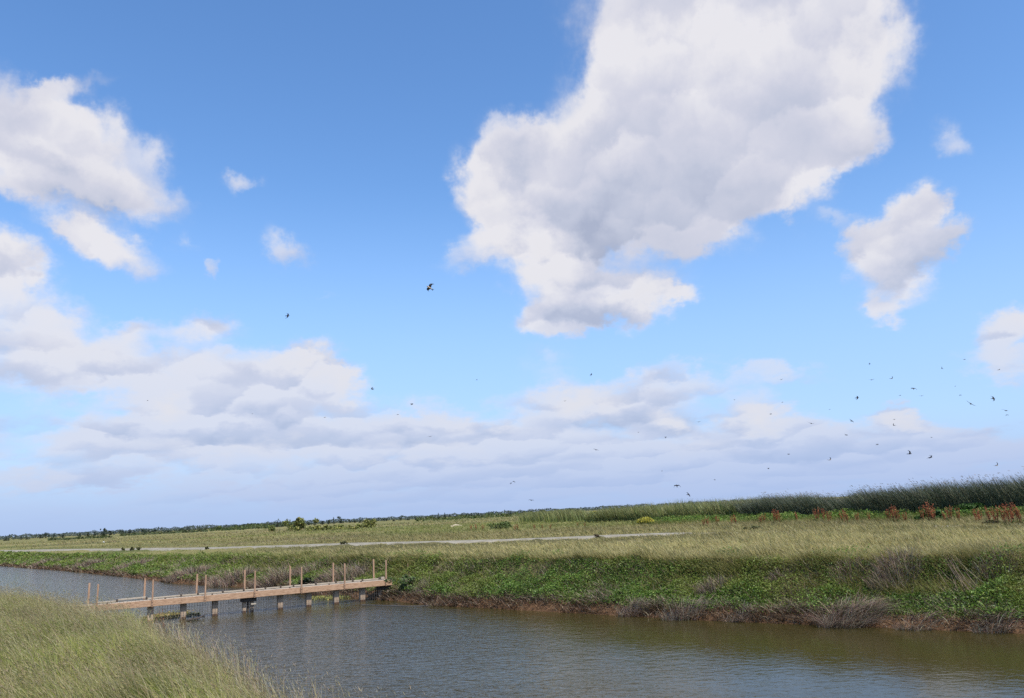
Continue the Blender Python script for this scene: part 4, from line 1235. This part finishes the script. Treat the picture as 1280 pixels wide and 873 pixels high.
def build_bridge():
    ZT = .88
    A, B = hit(118, 756.7, ZT), hit(490.6, 724.6, ZT)
    u = (B - A)[:2]; Lb = float(np.hypot(*u)); u = u / Lb; v = np.array([-u[1], u[0]])
    root = empty('footbridge', (A[0], A[1], 0), math.atan2(u[1], u[0]))
    tag(root, 'unfinished timber footbridge on square piles spanning the canal, bare rail posts in pairs', 'footbridge')
    W = .78
    wood = pbr('fresh_timber', [(.3, (.19, .11, .065)), (.45, (.35, .215, .13)), (.72, (.50, .335, .215))], 4, .8, .4, (1.2, 3, 5))
    postm = pbr('post_timber', [(.3, (.22, .125, .075)), (.55, (.36, .225, .14)), (.75, (.47, .31, .20))], 6, .8, .4, (3, 3, .5))
    grey = pbr('weathered_board', [(.3, (.23, .19, .145)), (.5, (.33, .28, .215)), (.75, (.42, .37, .29))], 5, .85, .4, (.5, 4, 4))
    dark = pbr('dark_timber', [(.3, (.035, .028, .022)), (.6, (.075, .058, .045)), (.8, (.12, .09, .07))], 5, .8, .5)
    pilem = pbr('pile_timber', [(.3, (.24, .165, .11)), (.5, (.38, .28, .195)), (.75, (.50, .39, .29))], 5, .85, .5, (4, 4, .6))
    wet = pbr('wet_pile_timber', [(.3, (.06, .035, .022)), (.7, (.13, .075, .045))], 5, .35, .4)
    steel = pbr('dull_steel', [(.3, (.05, .045, .04)), (.7, (.10, .08, .07))], 20, .6, .2)
    wirem = pbr('wire', [(.3, (.06, .06, .06)), (.7, (.12, .11, .10))], 20, .6, 0)

    def s_at(px, off):     # where along the bridge a post stands
        lo, hi = -2.0, Lb + 1
        for _ in range(50):
            mid = (lo + hi) / 2
            P = np.array([A[0] + u[0] * mid + v[0] * off, A[1] + u[1] * mid + v[1] * off, ZT])
            if proj(P)[0][0] < px: lo = mid
            else: hi = mid
        return lo

    # the near and far beams, each of three lengths butted together
    x0 = -1.6
    cuts = [x0, s_at(256.5, 0) + .04, s_at(377, 0) + .04, Lb]
    m = MB()
    for a, b in zip(cuts[:-1], cuts[1:]): m.box((a + .003, 0, ZT - .25), (b - .003, .055, ZT))
    m.build('beam', wood, root)
    m = MB()
    for a, b in zip(cuts[:-1], cuts[1:]): m.box((a + .003, W - .055, ZT - .25), (b - .003, W, ZT))
    m.build('beam', wood, root)
    # deck planks between them
    m = MB(); x = x0 + .05; i = 0
    while x < Lb - .1:
        w = .138
        m.box((x, .058, ZT - .045 + random.uniform(-.004, .004)), (x + w, W - .058, ZT - .008 + random.uniform(-.004, .004)), .003); x += w + .008; i += 1
    m.build('deck', grey, root)
    # the kerb along the far side, in pale lengths on small blocks
    edges = [x0 + 1.7, s_at(146, W), s_at(183, W), s_at(226, W), s_at(247, W), s_at(278, W), s_at(304, W), s_at(331, W), s_at(350, W), s_at(366, W),
             s_at(394, W), s_at(419, W), s_at(440, W), s_at(452, W), s_at(473, W)]
    for i, (a, b) in enumerate(zip(edges[:-1], edges[1:])):
        dz = .05 if i == 1 else 0.0
        tl = random.uniform(-.012, .012)
        M_ = Matrix.Translation(((a + b) / 2, W - .10, ZT + .045 + dz)) @ Matrix.Rotation(tl, 4, 'Y')
        m = MB(); m.box((-(b - a) / 2 + .03, -.035, -.042), ((b - a) / 2 - .03, .035, .020), .008, M_); m.build('kerb_rail', grey, root)
        m = MB(); m.box((b - .035, W - .16, ZT + .002), (b + .035, W - .04, ZT + .08 + random.uniform(0, .03)), .006); m.build('kerb_block', dark, root)
        if i % 2 == 0: m = MB(); m.box(((a + b) / 2 - .03, .062, ZT + .002), ((a + b) / 2 + .03, .14, ZT + .055), .006); m.build('kerb_block', dark, root)
    m = MB(); m.box((edges[-1] + .08, W - .16, ZT + .002), (edges[-1] + .26, W - .04, ZT + .11), .01); m.build('kerb_block', grey, root)
    # rail posts: near ones bolted to the face of the beam, far ones inside the far beam
    near_px = [121, 190.5, 256.5, 318.6, 377, 431, 482.5]; far_px = [110, 180.2, 245.6, 306, 363, 417, 467.7]
    for i, px in enumerate(near_px):
        s = s_at(px, -.05); t = i / 6; h = .80 + .11 * t; ln = random.uniform(-.012, .012)
        M_ = Matrix.Translation((s, -.040, ZT - .26)) @ Matrix.Rotation(ln, 4, 'Y')
        m = MB(); m.box((-.031, -.031, 0), (.031, .031, .26 + h), .006, M_)
        p = m.build('post', postm, root)
        for z in (.07, .18):
            m = MB(); m.rod((s, -.078, ZT - .26 + z), (s, -.090, ZT - .26 + z), .014, 8); m.build('bolt', steel, p)
    for i, px in enumerate(far_px):
        s = s_at(px, W - .02); t = i / 6; h = .83 + .11 * t; ln = random.uniform(-.012, .012)
        M_ = Matrix.Translation((s, W + .040, ZT - .24)) @ Matrix.Rotation(ln, 4, 'Y')
        m = MB(); m.box((-.036, -.034, 0), (.036, .034, .24 + h), .006, M_); m.build('post', postm, root)
    # piles: the tidal foot is dark and wet
    for px in (188.5, 229.3, 268.7, 350, 385.3, 419.7, 452.4):
        s = s_at(px, .36); dzz = random.uniform(-.02, .02)
        m = MB(); m.box((s - .115, .22, .07), (s + .115, .45, ZT - .255), .012)
        p = m.build('pile', pilem, root)
        m = MB(); m.box((s - .117, .218, -1.0), (s + .117, .452, .068 + dzz), .012); m.build('wet_foot', wet, p)
        m = MB(); m.box((s - .05, .06, ZT - .245), (s + .05, W - .06, ZT - .052), .006); m.build('cross_bearer', dark, root)
    for pxs in ((305.6, 315.2), (475.2, 483.5)):
        ss = [s_at(px, .36) for px in pxs]
        for s in ss:
            m = MB(); m.box((s - .075, .28, .07), (s + .075, .44, ZT - .255), .01); p = m.build('pile', pilem, root)
            m = MB(); m.box((s - .077, .278, -1.0), (s + .077, .442, .068), .01); m.build('wet_foot', wet, p)
        m = MB(); m.box((ss[0] - .14, .16, ZT - .43), (ss[1] + .16, .60, ZT - .256), .012); m.build('cap_beam', dark, root)
        m = MB(); m.box((ss[1] - .09, .06, ZT - .56), (ss[1] + .12, .15, ZT - .50), .008); m.build('brace_block', grey, root)
        m = MB(); m.box(((ss[0] + ss[1]) / 2 - .05, .30, -.5), ((ss[0] + ss[1]) / 2 + .05, .40, ZT - .435), .01); m.build('brace', dark, root)
    # wire netting hung under the near beam
    m = MB(); x = s_at(200, .1)
    while x < Lb - .1:
        m.rod((x, .12, -.05), (x, .12, ZT - .25), .006, 4); x += .105
    for z in (.12, .30, .48): m.rod((s_at(200, .1), .12, z), (Lb - .1, .12, z), .003, 4)
    m.build('wire_netting', wirem, root)
    return A, u, v, Lb


def build_small_things(A, u, v, Lb):
    wirem = bpy.data.materials['wire']; postm = bpy.data.materials['post_timber']
    # a dark line floating from the last piles to the far bank
    P = [hit(452, 756.4, .012), hit(480, 757.2, .012), hit(510, 758.2, .012), hit(536, 757.6, .012)]
    m = MB(); o = Vector(P[0])
    for a, b in zip(P[:-1], P[1:]): m.rod(Vector(a) - o, Vector(b) - o, .022, 6)
    tag(m.build('floating_rope', wirem, None, o), 'thin dark rope floating from the last bridge piles to the bank', 'rope')
    # stake on the slope
    g = ray_ground(509.5, 717.5); m = MB(); m.rod((0, 0, -.2), (.02, 0, .50), .022, 6, .016)
    tag(m.build('wooden_stake', postm, None, g), 'thin weathered stake standing on the slope right of the bridge', 'stake')
    # drifted stick
    dk = bpy.data.materials['dark_timber']
    g = hit(234, 776.2, .02); e = hit(256, 771.6, .05); d = Vector(e - g)
    m = MB(); q = [Vector((0, 0, 0)), d * .3 + Vector((0, 0, .02)), d * .6 + Vector((0, 0, .0)), d * .82 + Vector((0, 0, .05)), d]
    for k, (a, b) in enumerate(zip(q[:-1], q[1:])): m.rod(a, b, .05 - .008 * k, 7, .045 - .008 * k)
    m.rod(q[3], q[3] + Vector((.18, .05, .10)), .022, 6, .01); m.rod(q[2], q[2] + Vector((-.1, .1, .10)), .02, 6, .01); m.rod(q[1], q[1] + Vector((.05, -.05, .09)), .02, 6, .012)
    tag(m.build('driftwood', dk, None, g), 'dark snag of driftwood floating beside the leftmost pile in open water', 'driftwood')
    # floating weed mats
    mm = veg_mat('floating_weed', .2, tint_noise=.25, scale=3)
    for (c0, c1, w, n, lab, pal) in [((184, 772.5), (228, 770.5), 1.7, 4200, 'yellow-brown floating weed mat around the leftmost piles', [(.24, .19, .05), (.19, .18, .05), (.27, .18, .055), (.14, .14, .04)]),
                                     ((226, 770), (250, 769), .5, 500, 'thin tawny weed scum trailing right of the yellow-brown mat', [(.16, .15, .05), (.13, .12, .05)]),
                                     ((388, 748.5), (446, 746.5), .9, 2600, 'yellow-green floating weed mat under the right half of the bridge', [(.21, .21, .055), (.17, .18, .045), (.25, .21, .065)])]:
        a, b = hit(*c0, 0), hit(*c1, 0)
        t = rng.random(n)[:, None]; q = rng.normal(0, w * .38, n) * (.4 + .8 * np.sin(t[:, 0] * math.pi))
        ax = (b - a) / np.linalg.norm(b - a); px_ = np.array([-ax[1], ax[0], 0])
        P = a + (b - a) * t + px_ * q[:, None]; P[:, 2] = rng.random(n) ** 2 * .10 + .006
        V, Pp, C = leaves(P - a, rng.uniform(.05, .12, n), pick(n, pal, .2), 1.5)
        tag(link('floating_weed', np_mesh('floating_weed', V, Pp, C), mm, loc=a), lab, 'floating weed')
    # red-stemmed weeds that stand in front of the bridge on the near bank
    mat = veg_mat('red_stem', .2, tint_noise=.1)
    for k, (px, py, hp, lab) in enumerate([(196, 794, 34, 'slim reddish weed stalk on the near bank in front of the leftmost pile'), (207, 796, 30, 'shorter reddish weed stalk beside the slim one on the near bank'),
                                           (50, 757, 11, 'reddish weed tuft on the crest of the near bank at far left'), (66, 758, 11, 'rusty weed tuft on the near bank crest left of the bridge posts')]):
        g = ray_ground(px, py); D = np.hypot(g[0], g[1]); H = hp * D / F_PX
        n = 5 if k < 2 else 16
        Pb = np.column_stack([rng.normal(0, .04 if k < 2 else .10, n), rng.normal(0, .03, n), np.zeros(n)])
        hh = H * rng.uniform(.7, 1.05, n); ld = lean_dirs(n, .8); ln = rng.uniform(.05, .3, n); c = pick(n, [(.28, .12, .06), (.22, .10, .055)])
        p = [blades(Pb, hh, np.full(n, .012), ld, ln, c, c, 3)]
        m_ = 60; i = rng.integers(0, n, m_); t = rng.uniform(.35, 1, m_); off = (ln[i] * (.35 * t + .65 * t * t)) * hh[i]
        hp_ = np.column_stack([Pb[i, 0] + ld[i, 0] * off, Pb[i, 1] + ld[i, 1] * off, hh[i] * t * (1 - .35 * ln[i] * t)])
        dd = rng.normal(0, .6, (m_, 3)); dd[:, 2] = np.abs(dd[:, 2]) + .6
        p.append(heads(hp_, rng.uniform(.03, .06, m_), np.full(m_, .008), dd, pick(m_, [(.30, .12, .06), (.24, .13, .07)])))
        V, Pp, C = merge(p); tag(link('red_weed', np_mesh('red_weed', V, Pp, C), mat, loc=g), lab, 'weed')
    # bare mound, and a tiny white marker far out in the marsh
    sand = pbr('dry_sand', [(.3, (.34, .28, .18)), (.7, (.46, .39, .27))], 3, 1, .4)
    g = hit(569, 659, 1.2); D = np.hypot(g[0], g[1]); b = bmesh.new()
    bmesh.ops.create_icosphere(b, subdivisions=4, radius=1)
    for vt in b.verts:
        p = vt.co; k = 1 + .25 * math.sin(p.x * 5 + 1) * math.cos(p.y * 4) + .08 * math.sin(p.x * 17 + p.z * 9)
        vt.co = Vector((p.x * k * 5.5 * D / F_PX, p.y * k * 12, max(p.z, -.2) * k * 3.2 * D / F_PX))
    me = bpy.data.meshes.new('dirt_mound'); b.to_mesh(me); b.free(); me.polygons.foreach_set('use_smooth', [True] * len(me.polygons))
    tag(link('dirt_mound', me, sand, loc=(g[0], g[1], 1.1)), kind='structure')
    white = pbr('white_paint', [(.3, (.74, .74, .72)), (.7, (.82, .82, .80))], 5, .6, 0)
    g = hit(129.5, 679.2, 1.2); D = np.hypot(g[0], g[1]); r = .9 * D / F_PX
    m = MB(); m.rod((0, 0, -.2), (0, 0, r * 1.2), r * .25, 8); m.box((-r * .8, -r * .15, r * .6), (r * .8, r * .1, r * 2.2), r * .1)
    tag(m.build('white_marker', white, None, (g[0], g[1], 1.2)), 'tiny white marker standing alone in the open marsh beyond the road', 'marker')


# ------------------------------------------------------------------ swallows
def swallow_mesh(name, dih, sweep, mats, tail=.5, tipdrop=0.0):
    """body, wings and tail as one mesh; nose to +Y, span about 0.30 m"""
    b = bmesh.new()
    rings = [(.088, .002, .0), (.080, .006, .001), (.068, .014, .003), (.052, .0185, .003), (.030, .021, 0), (.0, .0225, -.003), (-.03, .019, -.002), (-.055, .012, 0), (-.075, .006, .001)]
    prev = None; S = 10
    for y, r, z in rings:
        vs = [b.verts.new((math.cos(2 * math.pi * k / S) * r, y, z + math.sin(2 * math.pi * k / S) * r * .92)) for k in range(S)]
        if prev:
            for k in range(S): b.faces.new((prev[k], prev[(k + 1) % S], vs[(k + 1) % S], vs[k]))
        else: b.faces.new(vs[::-1])
        prev = vs
    b.faces.new(prev)
    for sgn in (-1, 1):                                    # wings
        st = [(.012, .035, -.032, .010), (.045, .050, -.020, .008), (.080, .048, -.012, .005), (.118, .022, -.022, .003), (.150, -.022 * (sweep / .5), -.036 * (sweep / .5) - .004, .001)]
        prevw = None
        for x, yl, yt, th in st:
            a = dih * (x / .15) * .9 + (tipdrop * max(0, x - .07) / .08)
            xx, zz = x * math.cos(a), x * math.sin(a) + .006
            ym = (yl * .6 + yt * .4)
            vs = [b.verts.new((sgn * xx, yl, zz)), b.verts.new((sgn * xx, ym, zz + th)), b.verts.new((sgn * xx, yt, zz)), b.verts.new((sgn * xx, ym, zz - th * .5))]
            if prevw:
                for k in range(4):
                    f = (prevw[k], prevw[(k + 1) % 4], vs[(k + 1) % 4], vs[k]); b.faces.new(f if sgn > 0 else f[::-1])
            else: b.faces.new(vs if sgn < 0 else vs[::-1])
            prevw = vs
        b.faces.new(prevw if sgn > 0 else prevw[::-1])
        # half of the notched tail
        t = [(.0, -.06, .004), (sgn * .010, -.062, .004), (sgn * .024, -.115, .0015), (sgn * .004, -.098, .002)]
        up = [b.verts.new((x, y, .003 + h)) for x, y, h in t]; dn = [b.verts.new((x, y, .002 - h)) for x, y, h in t]
        b.faces.new(up if sgn < 0 else up[::-1]); b.faces.new(dn[::-1] if sgn < 0 else dn)
        for k in range(4): b.faces.new((up[k], up[(k + 1) % 4], dn[(k + 1) % 4], dn[k]))
    bmesh.ops.recalc_face_normals(b, faces=b.faces)
    for f in b.faces:
        c = f.calc_center_median()
        f.smooth = True
        body = abs(c.x) < .024 and c.y > -.078
        f.material_index = 1 if (body and c.z < .001 and c.y < .062) else (2 if (body and .055 < c.y < .075 and c.z < .004) else 0)
    me = bpy.data.meshes.new(name); b.to_mesh(me); b.free()
    for m in mats: me.materials.append(m)
    return me


# px, py, size px, pose, heading (deg, 0 = away, 90 = to the right), roll, pitch, label
R_SM = 'tiny dark swallow among the scattered swallows wheeling above the tall reeds'
L_SM = 'tiny dark swallow speck low over the open marsh'
M_SM = 'small dark swallow in the loose flock above the cattails'
BIRDS = [
    (537, 360, 13, 'up', 250, 55, 30, 'largest swallow, wings swept back, alone beside the lower left tip of the great cloud'),
    (359.5, 395, 7.5, 'bank', 90, 60, 0, 'dark swallow turning on its side in the blue, alone left of the great cloud'),
    (465.3, 486.8, 6, 'up', 240, -25, 10, 'swallow climbing just right of the white cumulus heads at left'),
    (514.7, 505, 6, 'down', 70, 10, 0, 'swallow with drooped wings, upper one of two right of the left cumulus'),
    (497.3, 518.4, 4.5, 'glide', 80, 10, 0, 'swallow gliding level, lower one of two right of the left cumulus'),
    (406, 522, 4, 'glide', 90, 0, 0, 'tiny swallow seen edge-on against the grey part of the left cloud bank'),
    (537.4, 545.8, 4, 'fold', 10, 0, 0, 'lone swallow speck below the pair right of the left cumulus'),
    (184.5, 501, 3.5, 'glide', 80, 0, 0, 'swallow speck just above a bright cloud crown at far left'),
    (596, 475, 4, 'glide', 95, 0, 0, 'lone swallow speck in blue sky below the great cloud'),
    (739, 468.5, 4.5, 'bank', 120, 50, 0, 'swallow speck above the bright cloud crown in the centre'),
    (706, 501.5, 3.5, 'fold', 20, 0, 0, 'swallow speck on the bright cloud crown in the centre'),
    (745, 562.5, 5, 'fold', 10, 20, 20, 'dark swallow with folded wings alone over the centre marsh'),
    (642, 602, 5, 'down', 30, 15, 10, 'upper swallow of a close pair low over the marsh'),
    (638.5, 604.5, 4, 'glide', 110, 35, 0, 'lower swallow of a close pair low over the marsh'),
    (664, 625.5, 5, 'fold', 0, 10, 20, 'lowest swallow over the skyline left of the cattails'),
    (798, 540.5, 3.5, 'glide', 90, 0, 0, M_SM), (832, 546.5, 4.5, 'down', 100, 15, 0, M_SM), (827.5, 589, 4, 'glide', 90, 0, 0, M_SM),
    (846, 607.5, 6, 'fold', 0, 0, 45, 'dark upright swallow just over the top of the cattails'),
    (860.5, 618.5, 8, 'glide', 60, 48, 0, 'swallow with long slanting wings skimming the top of the reeds'),
    (893.5, 600, 4.5, 'glide', 90, 10, 0, M_SM), (873.5, 527.5, 4, 'fold', 20, 0, 0, M_SM), (918, 500, 3.5, 'glide', 90, 0, 0, M_SM),
    (976.5, 474.5, 3.5, 'fold', 40, 0, 0, R_SM), (978, 503, 4, 'glide', 90, 0, 0, R_SM), (963.5, 517.5, 4, 'down', 80, 0, 0, 'swallow speck against the white top of the cumulus over the reeds'),
    (1014, 529.5, 5.5, 'fold', 30, 20, 0, 'dark compact swallow right of the white cumulus over the reeds'), (960.5, 585.5, 4, 'down', 90, 0, 0, R_SM),
    (986, 568, 5.5, 'glide', 80, 12, 0, 'swallow with flat wings below the white cumulus over the reeds'), (1037.5, 575, 6, 'up', 60, -30, 10, 'dark swallow with raised wings closest above the middle of the bulrushes'),
    (1037, 512, 3, 'glide', 90, 0, 0, R_SM), (1071.5, 497.5, 6, 'bank', 120, 45, 0, 'dark swallow at the left end of the upper flock in pale blue sky'),
    (1089.5, 475, 4.5, 'fold', 40, 0, 0, R_SM), (1114.5, 473.5, 5, 'up', 60, -20, 0, R_SM), (1141.5, 486, 4.6, 'fold', 10, 10, 45, 'dark triangular swallow high in the upper flock'),
    (1125, 494.5, 4, 'glide', 90, 0, 0, R_SM), (1152, 495, 3.5, 'fold', 30, 0, 0, R_SM), (1064.5, 526.5, 7, 'glide', 60, 42, 0, 'swallow banking with slanted wings at the left of the flock'),
    (1058, 544, 6, 'glide', 75, 20, 0, 'swallow gliding beneath the banking one at the left of the flock'), (1118, 524.5, 4, 'glide', 90, 10, 0, R_SM), (1117.5, 532, 4.5, 'up', 250, -40, 0, R_SM),
    (1096.5, 555.5, 4.5, 'down', 90, 5, 0, R_SM), (1137, 567.5, 7, 'up', 130, 40, 0, 'pale-bellied swallow with wings in a V over the bulrushes'), (1163, 572, 6, 'fold', 150, 30, 0, 'dark swallow right of the V-winged one over the bulrushes'),
    (1164.5, 547, 3.5, 'glide', 90, 10, 0, R_SM), (1177.5, 461, 4, 'up', 60, 60, 0, R_SM), (1205.5, 449.5, 4.5, 'glide', 90, 5, 0, 'swallow edge-on in front of the cloud at the right edge'),
    (1248.5, 462.5, 4, 'glide', 85, -10, 0, R_SM), (1200.5, 494, 3.5, 'down', 80, 0, 0, R_SM), (1213.5, 505, 11, 'glide', 25, 40, 0, 'larger swallow with long straight wings slanting, at right of the flock'),
    (1241.5, 498.5, 6, 'bank', 100, 60, 0, 'dark curved swallow turning steeply, right of the long-winged one'), (1257.5, 513.5, 5, 'fold', 60, 20, 0, 'upper swallow of a close pair near the right edge'),
    (1258.8, 518.8, 4, 'down', 70, 0, 0, 'lower swallow of a close pair near the right edge'), (1246, 582, 6, 'up', 65, -35, 0, 'dark swallow just above the reed tops at the right'),
    (1194, 483, 3, 'glide', 90, 0, 0, R_SM), (315.5, 517.5, 3, 'glide', 90, 0, 0, 'faintest swallow speck on the grey cloud bank at left'), (1087, 455, 3, 'bank', 120, 50, 0, R_SM),
]


def build_birds():
    def flat(name, c, rough=.6):
        m = pbr(name, [(.3, tuple(x * .85 for x in c)), (.7, tuple(x * 1.15 for x in c))], 60, rough, 0); return m
    dark = flat('swallow_back', (.012, .013, .020)); pale = flat('swallow_belly', (.40, .31, .22)); rust = flat('swallow_throat', (.12, .045, .022))
    mats = [dark, pale, rust]
    poses = {'glide': swallow_mesh('swallow_glide', .10, .5, mats), 'up': swallow_mesh('swallow_up', .75, .8, mats), 'down': swallow_mesh('swallow_down', -.55, .7, mats),
             'fold': swallow_mesh('swallow_fold', .15, 1.9, mats), 'bank': swallow_mesh('swallow_bank', .3, 1.1, mats, tipdrop=-.3)}
    for (px, py, sz, pose, hd, roll, pit, lab) in BIRDS:
        span = {'glide': .30, 'up': .26, 'down': .27, 'fold': .22, 'bank': .26}[pose]
        D = span * F_PX / (sz * .98)
        P = at_dist(px, py, D)
        o = link('swallow', poses[pose], None, loc=P)
        o.rotation_euler = (Matrix.Rotation(-math.radians(hd), 4, 'Z') @ Matrix.Rotation(math.radians(pit), 4, 'X') @ Matrix.Rotation(math.radians(roll), 4, 'Y')).to_euler()
        tag(o, lab, 'swallow', 'swallows circling over the marsh')


build_ground(); build_water(); build_road()
leaf_mat(); LEAF['t'] = pbr('tree_bark', [(.3, (.06, .045, .032)), (.7, (.12, .09, .065))], 4, .9, .4)
build_near_grass(); build_field_grass(); build_bank_plants(); build_dry_clumps(); build_bushes(); build_trees(); build_reeds(); build_docks(); build_mustard()
build_small_things(*build_bridge())
build_birds()
build_light(); build_world(); build_render()
